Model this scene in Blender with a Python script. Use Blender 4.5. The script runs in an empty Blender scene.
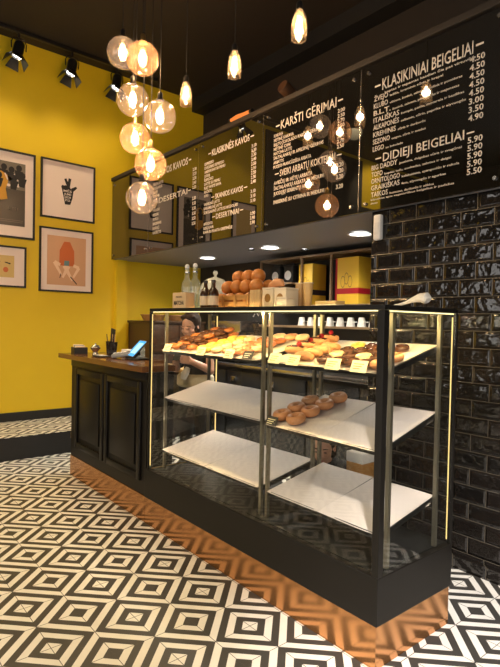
import bpy, bmesh, math, random
from mathutils import Vector, Matrix, Euler
random.seed(7)
S = bpy.context.scene
COL = S.collection
PI = math.pi

# ------------------------------------------------------------------ materials
def new_mat(name):
    m = bpy.data.materials.new(name); m.use_nodes = True
    nt = m.node_tree; nt.nodes.clear()
    out = nt.nodes.new('ShaderNodeOutputMaterial')
    return m, nt, out
def N(nt, typ, **kw):
    n = nt.nodes.new(typ)
    for k, v in kw.items():
        if k in n.inputs: n.inputs[k].default_value = v
        else: setattr(n, k, v)
    return n
def M(nt, op, a, b=None, c=None):
    n = nt.nodes.new('ShaderNodeMath'); n.operation = op
    for i, v in enumerate((a, b, c)):
        if v is None: continue
        if isinstance(v, (int, float)): n.inputs[i].default_value = v
        else: nt.links.new(v, n.inputs[i])
    return n.outputs[0]
def mixc(nt, f, a, b):
    n = nt.nodes.new('ShaderNodeMix'); n.data_type = 'RGBA'
    for s, v in ((n.inputs[0], f), (n.inputs[6], a), (n.inputs[7], b)):
        if isinstance(v, (int, float)): s.default_value = v
        elif isinstance(v, tuple): s.default_value = v if len(v) == 4 else (*v, 1)
        else: nt.links.new(v, s)
    return n.outputs[2]
def rgba(c): return (*c, 1) if len(c) == 3 else c
def pbr(name, col, rough=.5, metal=0, spec=.5, ior=None, coat=0, noise=0, nscale=20, bump=0, bscale=60, emit=None, estr=0, trans=0, sss=0):
    m, nt, out = new_mat(name)
    p = N(nt, 'ShaderNodeBsdfPrincipled')
    p.inputs['Base Color'].default_value = rgba(col); p.inputs['Roughness'].default_value = rough
    p.inputs['Metallic'].default_value = metal; p.inputs['Specular IOR Level'].default_value = spec
    if ior: p.inputs['IOR'].default_value = ior
    p.inputs['Coat Weight'].default_value = coat
    if emit: p.inputs['Emission Color'].default_value = rgba(emit); p.inputs['Emission Strength'].default_value = estr
    p.inputs['Transmission Weight'].default_value = trans
    if sss: p.inputs['Subsurface Weight'].default_value = sss; p.inputs['Subsurface Scale'].default_value = .01
    tc = N(nt, 'ShaderNodeTexCoord')
    if noise:
        nz = N(nt, 'ShaderNodeTexNoise', Scale=nscale, Detail=4.0)
        nt.links.new(tc.outputs['Object'], nz.inputs['Vector'])
        a = tuple(x * (1 - noise) for x in col); b = tuple(min(1, x * (1 + noise)) for x in col)
        nt.links.new(mixc(nt, nz.outputs['Fac'], a, b), p.inputs['Base Color'])
    if bump:
        nb = N(nt, 'ShaderNodeTexNoise', Scale=bscale, Detail=3.0)
        nt.links.new(tc.outputs['Object'], nb.inputs['Vector'])
        bp = N(nt, 'ShaderNodeBump', Strength=bump, Distance=.01)
        nt.links.new(nb.outputs['Fac'], bp.inputs['Height']); nt.links.new(bp.outputs[0], p.inputs['Normal'])
    nt.links.new(p.outputs[0], out.inputs[0])
    return m
def emis(name, col, st):
    m, nt, out = new_mat(name)
    e = N(nt, 'ShaderNodeEmission', Strength=st); e.inputs['Color'].default_value = rgba(col)
    nt.links.new(e.outputs[0], out.inputs[0]); return m
def glass(name, tint=(1, 1, 1), f0=.04, rough=0.0, speck=None, k0=.10, k1=.30):
    m, nt, out = new_mat(name)
    g = N(nt, 'ShaderNodeNewGeometry')
    d = N(nt, 'ShaderNodeVectorMath', operation='DOT_PRODUCT')
    nt.links.new(g.outputs['Normal'], d.inputs[0]); nt.links.new(g.outputs['Incoming'], d.inputs[1])
    c = M(nt, 'ABSOLUTE', d.outputs['Value'])
    f = M(nt, 'ADD', M(nt, 'MULTIPLY', M(nt, 'POWER', M(nt, 'SUBTRACT', 1.0, c), 5.0), 1 - f0), f0)
    tr = N(nt, 'ShaderNodeBsdfTransparent'); tr.inputs['Color'].default_value = rgba(tint)
    gl = N(nt, 'ShaderNodeBsdfGlossy', Roughness=rough)
    base = tr.outputs[0]
    if speck:
        tl = N(nt, 'ShaderNodeBsdfTranslucent'); tl.inputs['Color'].default_value = rgba(speck)
        tc = N(nt, 'ShaderNodeTexCoord'); vz = N(nt, 'ShaderNodeTexVoronoi', Scale=110.0)
        nt.links.new(tc.outputs['Object'], vz.inputs['Vector'])
        k = M(nt, 'ADD', M(nt, 'MULTIPLY', M(nt, 'LESS_THAN', vz.outputs['Distance'], .30), k1), k0)
        mx0 = N(nt, 'ShaderNodeMixShader'); nt.links.new(k, mx0.inputs[0])
        nt.links.new(base, mx0.inputs[1]); nt.links.new(tl.outputs[0], mx0.inputs[2]); base = mx0.outputs[0]
    mx = N(nt, 'ShaderNodeMixShader'); nt.links.new(f, mx.inputs[0])
    nt.links.new(base, mx.inputs[1]); nt.links.new(gl.outputs[0], mx.inputs[2]); nt.links.new(mx.outputs[0], out.inputs[0])
    return m

def floor_mat():
    m, nt, out = new_mat('encaustic_tile')
    tc = N(nt, 'ShaderNodeTexCoord'); sx = N(nt, 'ShaderNodeSeparateXYZ'); nt.links.new(tc.outputs['Object'], sx.inputs[0])
    t = .1966
    u = M(nt, 'DIVIDE', M(nt, 'ADD', sx.outputs[0], 1.354), t); v = M(nt, 'DIVIDE', M(nt, 'ADD', sx.outputs[1], .197), t)
    a = M(nt, 'MULTIPLY', M(nt, 'ADD', u, v), .5); b = M(nt, 'MULTIPLY', M(nt, 'SUBTRACT', u, v), .5)
    ra = M(nt, 'FLOOR', M(nt, 'ADD', a, .5)); rb = M(nt, 'FLOOR', M(nt, 'ADD', b, .5))
    d = M(nt, 'MULTIPLY', M(nt, 'MAXIMUM', M(nt, 'ABSOLUTE', M(nt, 'SUBTRACT', a, ra)), M(nt, 'ABSOLUTE', M(nt, 'SUBTRACT', b, rb))), 2.0)
    k = M(nt, 'FLOOR', M(nt, 'MULTIPLY', d, 3.999))
    par = M(nt, 'FLOORED_MODULO', M(nt, 'ADD', M(nt, 'ADD', ra, rb), k), 2.0)
    gu = M(nt, 'ABSOLUTE', M(nt, 'SUBTRACT', u, M(nt, 'FLOOR', M(nt, 'ADD', u, .5))))
    gv = M(nt, 'ABSOLUTE', M(nt, 'SUBTRACT', v, M(nt, 'FLOOR', M(nt, 'ADD', v, .5))))
    gr = M(nt, 'LESS_THAN', M(nt, 'MINIMUM', gu, gv), .008)
    nz = N(nt, 'ShaderNodeTexNoise', Scale=9.0, Detail=5.0); nt.links.new(tc.outputs['Object'], nz.inputs['Vector'])
    wh = mixc(nt, nz.outputs['Fac'], (.66, .64, .58), (.80, .775, .72)); bk = mixc(nt, nz.outputs['Fac'], (.035, .033, .030), (.058, .055, .05))
    c = mixc(nt, par, wh, bk); c = mixc(nt, gr, c, (.05, .045, .04))
    p = N(nt, 'ShaderNodeBsdfPrincipled', Roughness=.42); nt.links.new(c, p.inputs['Base Color'])
    p.inputs['Specular IOR Level'].default_value = .35
    bp = N(nt, 'ShaderNodeBump', Strength=.25, Distance=.002); nt.links.new(M(nt, 'SUBTRACT', 1.0, gr), bp.inputs['Height'])
    nt.links.new(bp.outputs[0], p.inputs['Normal'])
    nt.links.new(p.outputs[0], out.inputs[0]); return m

def metro_mat():
    m, nt, out = new_mat('black_metro_tile')
    tc = N(nt, 'ShaderNodeTexCoord'); sx = N(nt, 'ShaderNodeSeparateXYZ'); nt.links.new(tc.outputs['Object'], sx.inputs[0])
    cx = N(nt, 'ShaderNodeCombineXYZ')
    nt.links.new(M(nt, 'ADD', sx.outputs[0], M(nt, 'ADD', sx.outputs[1], 4.066)), cx.inputs[0]); nt.links.new(sx.outputs[2], cx.inputs[1])
    br = N(nt, 'ShaderNodeTexBrick'); nt.links.new(cx.outputs[0], br.inputs['Vector'])
    br.offset = .5; br.squash = 1
    for k, v in (('Scale', 1.0), ('Mortar Size', .0016), ('Mortar Smooth', .1), ('Brick Width', .2), ('Row Height', .1)): br.inputs[k].default_value = v
    br.inputs['Color1'].default_value = (.010, .009, .008, 1); br.inputs['Color2'].default_value = (.016, .013, .011, 1); br.inputs['Mortar'].default_value = (.10, .085, .06, 1)
    b2 = N(nt, 'ShaderNodeTexBrick'); nt.links.new(cx.outputs[0], b2.inputs['Vector']); b2.offset = .5
    for k, v in (('Scale', 1.0), ('Mortar Size', .018), ('Mortar Smooth', 1.0), ('Brick Width', .2), ('Row Height', .1)): b2.inputs[k].default_value = v
    b2.inputs['Color1'].default_value = (0, 0, 0, 1); b2.inputs['Color2'].default_value = (1, 1, 1, 1)
    nz = N(nt, 'ShaderNodeTexNoise', Scale=12.0, Detail=2.5); nt.links.new(tc.outputs['Object'], nz.inputs['Vector'])
    h = M(nt, 'ADD', M(nt, 'MULTIPLY', M(nt, 'SUBTRACT', 1.0, b2.outputs['Fac']), .65), M(nt, 'MULTIPLY', nz.outputs['Fac'], .8))
    bp = N(nt, 'ShaderNodeBump', Strength=.8, Distance=.016); nt.links.new(h, bp.inputs['Height'])
    p = N(nt, 'ShaderNodeBsdfPrincipled'); nt.links.new(br.outputs['Color'], p.inputs['Base Color'])
    nt.links.new(M(nt, 'ADD', M(nt, 'MULTIPLY', br.outputs['Fac'], .6), .07), p.inputs['Roughness'])
    p.inputs['Specular IOR Level'].default_value = .6
    nt.links.new(bp.outputs[0], p.inputs['Normal']); nt.links.new(p.outputs[0], out.inputs[0]); return m

def wood_mat(name, c1, c2, rough=.3, scale=1.0):
    m, nt, out = new_mat(name)
    tc = N(nt, 'ShaderNodeTexCoord'); mp = N(nt, 'ShaderNodeMapping'); mp.inputs['Scale'].default_value = (1.5 * scale, 18 * scale, 18 * scale)
    nt.links.new(tc.outputs['Object'], mp.inputs[0]); nz = N(nt, 'ShaderNodeTexNoise', Scale=2.0, Detail=6.0); nt.links.new(mp.outputs[0], nz.inputs['Vector'])
    p = N(nt, 'ShaderNodeBsdfPrincipled', Roughness=rough); nt.links.new(mixc(nt, nz.outputs['Fac'], c1, c2), p.inputs['Base Color'])
    nt.links.new(p.outputs[0], out.inputs[0]); return m

MT = dict(
    floor=floor_mat(), metro=metro_mat(),
    yellow=pbr('yellow_paint', (.72, .50, .010), .5, noise=.06, nscale=2.5, bump=.05, bscale=40),
    dark=pbr('dark_brown_paint', (.020, .014, .009), .7), black=pbr('satin_black', (.009, .0075, .006), .42, spec=.25),
    matte=pbr('matte_black', (.010, .009, .008), .6), soffit=pbr('grey_soffit_paint', (.21, .21, .225), .45),
    blackmetal=pbr('black_metal', (.012, .011, .010), .3, metal=.2), steel=pbr('steel', (.62, .62, .63), .25, metal=1),
    dsteel=pbr('dark_fridge', (.02, .022, .026), .25), copper=pbr('copper', (.58, .28, .11), .17, metal=.86),
    board=pbr('board_glass', (.008, .007, .005), .015, spec=1.0, ior=1.75), chalk=pbr('chalk', (.80, .70, .60), .8, emit=None),
    deck=pbr('dark_deck', (.012, .012, .011), .45, spec=.25), post=pbr('grey_post', (.22, .20, .15), .4, metal=.8), white=pbr('white_plastic', (.75, .73, .70), .4),
    wall=pbr('brown_plaster', (.06, .042, .028), .8), top=wood_mat('oiled_wood', (.10, .040, .016), (.19, .08, .03), .16),
    dwood=wood_mat('dark_wood', (.035, .016, .008), (.07, .034, .015), .4), lwood=wood_mat('light_wood', (.50, .30, .11), (.60, .40, .18), .5), edge=wood_mat('shelf_wood', (.16, .10, .05), (.24, .16, .09), .5),
    glass=glass('clear_glass', (.97, .975, .965), .034), bottle=glass('clear_bottle_glass', (.88, .93, .88), .09, speck=(.8, .84, .8), k0=.22, k1=.0), globe=glass('globe_glass', (.90, .86, .86), .075, speck=(.9, .74, .68), k0=.02, k1=.0),
    gold=glass('speckled_amber_glass', (.93, .80, .66), .07, speck=(1.0, .56, .33), k0=.03, k1=.22),
    smoke=glass('smoky_glass', (.86, .80, .74), .08, speck=(.9, .68, .45), k0=.07, k1=.0), filament=emis('filament', (1, .74, .46), 90), bulbw=glass('bulb_glass', (.97, .92, .85), .05, speck=(1, .80, .55), k0=.12, k1=.0),
    led=emis('warm_led', (1, .80, .40), 2.2), ledv=emis('warm_led_vertical', (1, .70, .24), 1.5), lamp=emis('cool_lamp', (1, .97, .92), 14), spotlens=emis('spot_lens', (1, .95, .85), 8),
    brass=pbr('brass', (.55, .38, .14), .3, metal=1), paper=pbr('baking_paper', (.70, .62, .57), .6, noise=.04, nscale=14, bump=.35, bscale=9),
    card=pbr('tag_card', (.80, .74, .48), .6), kraft=pbr('kraft_card', (.55, .38, .20), .7), cream=pbr('cream_card', (.72, .62, .46), .6), ybox=pbr('yellow_card', (.78, .48, .035), .5, noise=.05, nscale=6),
    red=pbr('red_ribbon', (.42, .010, .02), .4), logo=pbr('brown_ink', (.32, .17, .04), .7), ink=pbr('black_ink', (.015, .012, .012), .7),
    matw=pbr('warm_white_mat', (.80, .66, .60), .35), peach=pbr('peach_print', (.60, .34, .20), .4), orange_ink=pbr('orange_ink', (.52, .12, .03), .5), teal=pbr('teal_ink', (.12, .20, .22), .5),
    skin_ink=pbr('pale_skin_ink', (.78, .56, .40), .5), poster=pbr('charcoal_print', (.055, .045, .038), .3), pgrey=pbr('grey_print', (.17, .14, .11), .4), amber=pbr('amber_ink', (.55, .27, .02), .5), sand=pbr('sand_print', (.58, .40, .14), .4),
    orange=pbr('orange_peel', (.50, .17, .025), .45, bump=.4, bscale=120, noise=.15, nscale=8), wicker=pbr('wicker', (.40, .19, .05), .6, noise=.3, nscale=40, bump=.6, bscale=50),
    brownglass=pbr('brown_glass', (.035, .014, .006), .08), cola=pbr('black_drink', (.012, .008, .007), .15), label=pbr('cream_label', (.62, .47, .30), .6),
    dough=pbr('golden_dough', (.56, .25, .10), .42, noise=.25, nscale=18, bump=.25, bscale=40), dough2=pbr('brown_dough', (.36, .125, .04), .4, noise=.25, nscale=18),
    choc=pbr('chocolate_glaze', (.075, .026, .012), .25, noise=.3, nscale=30), caramel=pbr('caramel_glaze', (.38, .12, .03), .25, noise=.3, nscale=30), lemon=pbr('lemon_glaze', (.72, .50, .08), .35, noise=.2, nscale=30),
    pink=pbr('salmon_glaze', (.68, .22, .10), .3, noise=.25, nscale=30), sugar=pbr('sugar_glaze', (.72, .52, .30), .4, noise=.15, nscale=30), cherry=pbr('cherry', (.30, .015, .02), .15),
    skin=pbr('skin', (.62, .35, .25), .5, sss=.1), hair=pbr('dark_hair', (.035, .018, .010), .75, spec=.15, noise=.4, nscale=50), tee=pbr('black_cotton', (.016, .015, .016), .85), denim=pbr('dark_cotton', (.03, .028, .027), .85), pale=pbr('pale_linen', (.55, .47, .33), .8, noise=.12, nscale=30),
    eye=pbr('eye_dark', (.03, .018, .012), .3), lip=pbr('lip', (.42, .13, .10), .45), shoe=pbr('shoe', (.02, .02, .02), .5),
    screen=emis('tablet_screen', (.10, .42, .80), 1.3), screen2=emis('tablet_panel', (.45, .80, .70), 1.3), key=pbr('grey_key', (.25, .25, .25), .5), cloche=glass('cloche_glass', (.90, .95, .98), .12, speck=(.9, .97, 1.0), k0=.55, k1=.0),
    foam=pbr('cotton_white', (.68, .66, .64), .7), crate=wood_mat('crate_wood', (.34, .15, .03), (.48, .24, .06), .5),
)
# ------------------------------------------------------------------ geometry
class MB:
    def __init__(s): s.b = bmesh.new(); s.smooth_from = None
    def _x(s, vs, mat):
        if mat is not None: bmesh.ops.transform(s.b, matrix=mat, verts=vs)
        return s
    def box(s, x0, x1, y0, y1, z0, z1, bev=0, mat=None, seg=2):
        r = bmesh.ops.create_cube(s.b, size=1.0); vs = r['verts']
        for v in vs: v.co = Vector(((x0 + x1) / 2 + v.co.x * (x1 - x0), (y0 + y1) / 2 + v.co.y * (y1 - y0), (z0 + z1) / 2 + v.co.z * (z1 - z0)))
        if bev:
            es = list({e for v in vs for e in v.link_edges}); r2 = bmesh.ops.bevel(s.b, geom=es, offset=bev, segments=seg, affect='EDGES', profile=.5)
            vs = list({v for f in r2['faces'] for v in f.verts} | {v for v in vs if v.is_valid})
        return s._x(vs, mat)
    def cyl(s, p, q, r1, r2=None, n=16, mat=None):
        p, q = Vector(p), Vector(q); r2 = r1 if r2 is None else r2; d = q - p
        r = bmesh.ops.create_cone(s.b, cap_ends=True, segments=n, radius1=r1, radius2=r2, depth=d.length); vs = r['verts']
        bmesh.ops.transform(s.b, matrix=Matrix.Translation((p + q) / 2) @ d.to_track_quat('Z', 'Y').to_matrix().to_4x4(), verts=vs)
        return s._x(vs, mat)
    def sph(s, c, r, n=16, mat=None, sc=(1, 1, 1)):
        rr = bmesh.ops.create_uvsphere(s.b, u_segments=n, v_segments=max(6, n // 2 + 2), radius=1); vs = rr['verts']
        for v in vs: v.co = Vector((c[0] + v.co.x * r * sc[0], c[1] + v.co.y * r * sc[1], c[2] + v.co.z * r * sc[2]))
        return s._x(vs, mat)
    def cap(s, p, q, r1, r2, n=14):
        s.sph(p, r1, n); s.sph(q, r2, n)
        if (Vector(q) - Vector(p)).length > 1e-4: s.cyl(p, q, r1, r2, n)
        return s
    def lathe(s, prof, c=(0, 0, 0), n=24, mat=None, close=False):
        rings = []; allv = []
        for r, z in prof:
            if r < 1e-5: ring = [s.b.verts.new((c[0], c[1], c[2] + z))]
            else: ring = [s.b.verts.new((c[0] + r * math.cos(2 * PI * i / n), c[1] + r * math.sin(2 * PI * i / n), c[2] + z)) for i in range(n)]
            rings.append(ring); allv += ring
        for a, b in zip(rings, rings[1:]):
            for i in range(n):
                j = (i + 1) % n
                f = [a[i % len(a)], a[j % len(a)], b[j % len(b)], b[i % len(b)]]
                g = []; [g.append(x) for x in f if x not in g]
                if len(g) > 2: s.b.faces.new(g)
        return s._x(allv, mat)
    def torus(s, R, r, c=(0, 0, 0), n=24, m=12, zs=1.0, mat=None):
        vs = [[s.b.verts.new((c[0] + (R + r * math.cos(2 * PI * j / m)) * math.cos(2 * PI * i / n), c[1] + (R + r * math.cos(2 * PI * j / m)) * math.sin(2 * PI * i / n), c[2] + zs * r * math.sin(2 * PI * j / m))) for j in range(m)] for i in range(n)]
        for i in range(n):
            for j in range(m): s.b.faces.new((vs[i][j], vs[(i + 1) % n][j], vs[(i + 1) % n][(j + 1) % m], vs[i][(j + 1) % m]))
        return s._x([v for r_ in vs for v in r_], mat)
    def tube(s, pts, rad, n=8):
        pts = [Vector(p) for p in pts]
        if isinstance(rad, (int, float)): rad = [rad] * len(pts)
        rings = []; up = Vector((0, 0, 1))
        for i, p in enumerate(pts):
            t = (pts[min(i + 1, len(pts) - 1)] - pts[max(i - 1, 0)]).normalized()
            a = t.cross(up) if abs(t.dot(up)) < .95 else t.cross(Vector((1, 0, 0)))
            a.normalize(); b = t.cross(a)
            rings.append([s.b.verts.new(p + rad[i] * (math.cos(2 * PI * k / n) * a + math.sin(2 * PI * k / n) * b)) for k in range(n)])
        for A, B in zip(rings, rings[1:]):
            for k in range(n): s.b.faces.new((A[k], A[(k + 1) % n], B[(k + 1) % n], B[k]))
        s.b.faces.new(rings[0]); s.b.faces.new(rings[-1][::-1]); return s
    def prism(s, pts, d, mat=None):           # polygon in XZ, extruded along +Y by d
        a = [s.b.verts.new((x, 0, z)) for x, z in pts]; b = [s.b.verts.new((x, d, z)) for x, z in pts]; n = len(pts)
        s.b.faces.new(a); s.b.faces.new(b[::-1])
        for i in range(n): s.b.faces.new((a[i], b[i], b[(i + 1) % n], a[(i + 1) % n]))
        return s._x(a + b, mat)
    def build(s, name, mat, parent=None, loc=(0, 0, 0), rot=None, smooth=True, ang=40):
        bmesh.ops.recalc_face_normals(s.b, faces=s.b.faces[:])
        me = bpy.data.meshes.new(name)
        if smooth:
            for f in s.b.faces: f.smooth = True
            for e in s.b.edges:
                if len(e.link_faces) == 2 and e.calc_face_angle(0) > math.radians(ang): e.smooth = False
        s.b.to_mesh(me); s.b.free()
        me.materials.append(MT[mat] if isinstance(mat, str) else mat)
        o = bpy.data.objects.new(name, me); COL.objects.link(o); o.location = loc
        if rot: o.rotation_euler = rot
        if parent: o.parent = parent
        return o
def tag(o, label=None, cat=None, group=None, kind=None):
    if label: o['label'] = label
    if cat: o['category'] = cat
    if group: o['group'] = group
    if kind: o['kind'] = kind
    return o
def thing(name, label, cat, loc=(0, 0, 0), rz=0, group=None, rot=None):
    o = bpy.data.objects.new(name, None); COL.objects.link(o); o.location = loc
    o.rotation_euler = rot or (0, 0, rz); o.empty_display_size = .05
    return tag(o, label, cat, group)
KIDS = {}
def kids(o):
    return list(o.children)
def copy_tree(o, parent=None):
    c = o.copy(); COL.objects.link(c)
    if parent: c.parent = parent
    for ch in kids(o): copy_tree(ch, c)
    return c
def struct(name, mb, mat):
    return tag(mb.build(name, mat, smooth=False), kind='structure')
def ordn(i): return ['first', 'second', 'third', 'fourth', 'fifth', 'sixth', 'seventh', 'eighth', 'ninth', 'tenth'][i]
def B(*a, **k): return MB().box(*a, **k)

# ------------------------------------------------------------------ setting
XW, YB, ZC = -5.053, 2.50, 4.57
XR, YF = 3.3, -6.1
struct('floor', B(XW - .1, XR + .1, YF - .1, YB + .1, -.1, 0), 'floor')
struct('trim_platform', B(XW, -4.194, YF, YB, 0, .2295), 'matte')
struct('floor_platform', B(XW, -4.190, YF, YB, .2297, .2325), 'floor')
struct('ceiling', B(XW - .1, XR + .1, YF - .1, YB + .1, ZC, ZC + .1), 'dark')
struct('wall_left', B(XW - .12, XW, YF - .1, YB + .1, 0, ZC), 'yellow')
struct('wall_back', B(XW, XR, YB, YB + .12, 0, ZC), 'dark')
mb = MB(); mb.box(XW + .001, XW + .03, -3.85, -1.45, .336, 4.5).box(XW + .001, XW + .03, YF, -4.45, .336, 4.5).box(XW + .001, XW + .03, -4.45, -3.85, .336, 3.65); struct('added_dark_panel', mb, 'matte')  # unseen dark panel added so case glass and boards reflect less yellow
struct('baseboard_left', B(XW, XW + .02, YF, YB, .2327, .335, .006), 'matte')
struct('trim_1', B(XW, XW + .07, 1.17, 1.31, .336, 2.195), 'yellow')
struct('wall_tile', B(-.968, XR, 1.159, 1.33, 0, 2.195), 'metro')
struct('wall_bulkhead', B(XW, XR, 1.159, YB, 2.197, 3.19), 'soffit')
struct('trim_2', B(XW + .001, XR, 1.10, 1.30, 3.192, 3.235, .005), 'dark')
struct('trim_3', B(XW + .001, XR, 1.32, 1.60, 3.192, 3.33, .005), 'dark')
struct('baseboard_tile', B(-.97, XR, 1.135, 1.158, 0, .075, .004), 'metro')
# ceiling beams over the bulkhead
struct('trim_4', B(XW + .001, XR, 2.30, YB, 4.40, ZC), 'matte')
# shop front behind the viewer: wall with two wide windows; daylight enters there
def wall_openings_y(name, x0, x1, y0, y1, z1, ops, mat):
    mb = MB(); xs = x0
    for a, b, c, d in ops:
        mb.box(xs, a, y0, y1, 0, z1); mb.box(a, b, y0, y1, 0, c); mb.box(a, b, y0, y1, d, z1); xs = b
    mb.box(xs, x1, y0, y1, 0, z1); return struct(name, mb, mat)
wall_openings_y('wall_front', XW, XR, YF - .1, YF, ZC, [(-3.9, -1.7, .6, 3.3), (-1.2, 1.9, .6, 3.3)], 'wall')
mb = MB(); mb.box(XR, XR + .1, YF - .1, -3.2, 0, ZC).box(XR, XR + .1, -3.2, -.4, 0, .6).box(XR, XR + .1, -3.2, -.4, 3.1, ZC).box(XR, XR + .1, -.4, YB + .1, 0, ZC)
struct('wall_right', mb, 'wall')
def window(name, frame, pane):
    w = thing(name, None, None); w['kind'] = 'structure'
    f = frame.build('window_frame', 'black', w, smooth=False); p = pane.build('window_pane', 'glass', w, smooth=False)
for i, (a, b) in enumerate(((-3.9, -1.7), (-1.2, 1.9))):
    f = MB(); c = (a + b) / 2
    for x in (a + .03, c, b - .03): f.box(x - .03, x + .03, YF - .08, YF - .02, .6, 3.3)
    for z in (.63, 2.5, 3.27): f.box(a, b, YF - .08, YF - .02, z - .03, z + .03)
    window('window_%d' % (i + 1), f, B(a, b, YF - .055, YF - .045, .6, 3.3))
f = MB()
for y in (-3.17, -1.8, -.43): f.box(XR + .02, XR + .08, y - .03, y + .03, .6, 3.1)
for z in (.63, 3.07): f.box(XR + .02, XR + .08, -3.2, -.4, z - .03, z + .03)
window('window_3', f, B(XR + .045, XR + .055, -3.2, -.4, .6, 3.1))

# ------------------------------------------------------------------ lettering
def text_into(mb, s, x, y, z, h, w=None, align='LEFT', shear=0, ext=.0008, bold=0):
    cu = bpy.data.curves.new('t', 'FONT'); cu.body = s; cu.size = 1; cu.align_x = align; cu.resolution_u = 2; cu.shear = shear; cu.offset = bold
    ob = bpy.data.objects.new('t', cu); COL.objects.link(ob)
    dg = bpy.context.evaluated_depsgraph_get(); me = bpy.data.meshes.new_from_object(ob.evaluated_get(dg))
    xs = [v.co.x for v in me.vertices]
    if xs:
        sc = h / .729; wx = max(xs) - min(xs); sx = sc if w is None else w / wx
        x0 = min(xs) if align == 'LEFT' else (max(xs) if align == 'RIGHT' else (min(xs) + max(xs)) / 2)
        n0 = len(mb.b.verts); nf = len(mb.b.faces); mb.b.from_mesh(me); mb.b.verts.ensure_lookup_table()
        for v in mb.b.verts[n0:]: v.co = Vector((x + (v.co.x - x0) * sx, y, z + v.co.y * sc))
        mb.b.faces.ensure_lookup_table()
        if ext:
            r = bmesh.ops.extrude_face_region(mb.b, geom=mb.b.faces[nf:])
            for v in [g for g in r['geom'] if isinstance(g, bmesh.types.BMVert)]: v.co.y -= ext
    bpy.data.objects.remove(ob); bpy.data.curves.remove(cu); bpy.data.meshes.remove(me)

# ------------------------------------------------------------------ menu boards
BY = 1.118   # front face of the glass boards
SEAM = [XW + .004, -4.077, -3.060, -2.088, -1.058, -.045]
Z0, Z1 = 2.197, 3.180
heads = [None,
    [('ŠALTOS KAVOS', 3.02, .075, -3.95, -3.2), ('DESERTAI', 2.72, .06, -3.9, -3.2)],
    [('KLASIKINĖS KAVOS', 3.005, .062, -2.895, -2.21), ('SKANIOS KAVOS', 2.585, .05, -2.83, -2.29), ('DESERTINIAI', 2.395, .05, -2.81, -2.34)],
    [('KARŠTI GĖRIMAI', 2.995, .075, -1.93, -1.22), ('SVEIKI ARBATŲ KOKTEILIAI', 2.615, .055, -1.93, -1.22)],
    [('KLASIKINIAI BEIGELIAI', 2.985, .078, -.94, -.195), ('DIDIEJI BEIGELIAI', 2.508, .058, -.92, -.235)]]
L3 = ['ESPRESSO', 'DVIGUBAS ESPRESSO', 'AMERIKANO SU PIENU', 'JUODA', 'KAPUČINO', 'LATTE SU PIENU', 'FLAT WHITE KAVA', 'MAČIATO', 'MOKA']
items = [[],
    [(s, 2.93 - .045 * i, .03, -3.97, '2.%d0' % (i % 5 + 1)) for i, s in enumerate(['ŠALTA LATTE', 'ŠALTA KAVA', 'FRAPĖ', 'TONIKAS', 'LEDAI'])] + [(s, 2.64 - .05 * i, .032, -3.97, '3.50') for i, s in enumerate(['PYRAGAS', 'KEKSAS', 'SPURGA', 'SAUSAINIS', 'BANDELĖ', 'VARŠKĖTIS'])],
    [(s, 2.935 - .0385 * i, .028, -2.955, '2.%d0' % (i % 5 + 1)) for i, s in enumerate(L3)] + [(s, 2.545 - .04 * i, .028, -2.955, '3.10') for i, s in enumerate(['VANILINĖ LATTE', 'KARAMELINĖ LATTE', 'ŠOKOLADINĖ LATTE SU MIGDOLAIS'])] + [(s, 2.355 - .04 * i, .028, -2.955, '3.90') for i, s in enumerate(['AFFOGATO', 'LEDŲ KAVA', 'KAVA SU PLAKTA GRIETINĖLE'])],
    [(s, 2.945 - .0365 * i, .027, -1.95, ('2.00', '2.50', '2.70', '2.50')[i % 4]) for i, s in enumerate(['KAKAVA', 'METINĖ KAKAVA', 'BALTO ŠOKOLADO KARŠTAS GĖRIMAS', 'MĖTINĖ CHAI', 'MATCHA LATTE', 'ŠALTALANKIŲ IR APELSINŲ GĖRIMAS', 'ARBATOS', 'PUODO PRANCŪZIŠKA ARBATA'])] + [(s, 2.555 - .043 * i, .03, -1.94, '3.20') for i, s in enumerate(['AVIEČIŲ IR MĖTŲ ARBATA', 'ŠALTALANKIŲ ARBATA SU MEDUMI', 'JUODŲJŲ SERBENTŲ ARBATA'])] + [('IMBIERINĖ SU CITRINA IR MEDUMI', 2.40, .03, -1.94, '3.20')],
    [(s, 2.925 - .0478 * i, .034, -.945, p) for i, (s, p) in enumerate(zip(['ŽVEJO', 'KLUBO', 'B.L.T.', 'ITALIŠKAS', 'ALKAPONĖS', 'KREMINIS', 'SEZONO', 'LEGO'], ['4.50', '4.50', '4.50', '4.50', '4.50', '3.00', '3.50', '4.90']))] + [(s, 2.465 - .045 * i, .034, -.95, p) for i, (s, p) in enumerate(zip(['BIG DADDY', 'TOFO', 'ORNITOLOGO', 'GRAIKIŠKAS', 'TAIKOS'], ['5.90', '5.90', '5.90', '5.90', '5.50']))]]
DESC = {'ŽVEJO': 'lašiša, kreminis sūris ir krapai', 'KLUBO': 'vištiena, šoninė, salotos, kiaušinis ir pomidoras', 'B.L.T.': 'šoninė, salotos, pomidoras ir majonezas', 'ITALIŠKAS': 'kumpis, pesto, mocarela ir bazilikas', 'ALKAPONĖS': 'saliamis, sūris, paprika ir alyvuogės', 'KREMINIS': 'sūris ir daržovės', 'SEZONO': 'uogos, sūris ir medus', 'LEGO': 'su šokoladu',
        'BIG DADDY': 'jautiena, dvigubas sūris ir svogūnai', 'TOFO': 'keptas tofu, avokadas, salotos ir daigai', 'ORNITOLOGO': 'kalakutiena, spanguolės ir rukola', 'GRAIKIŠKAS': 'feta, alyvuogės ir agurkas', 'TAIKOS': 'humusas, daržovės ir sėklos'}
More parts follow.
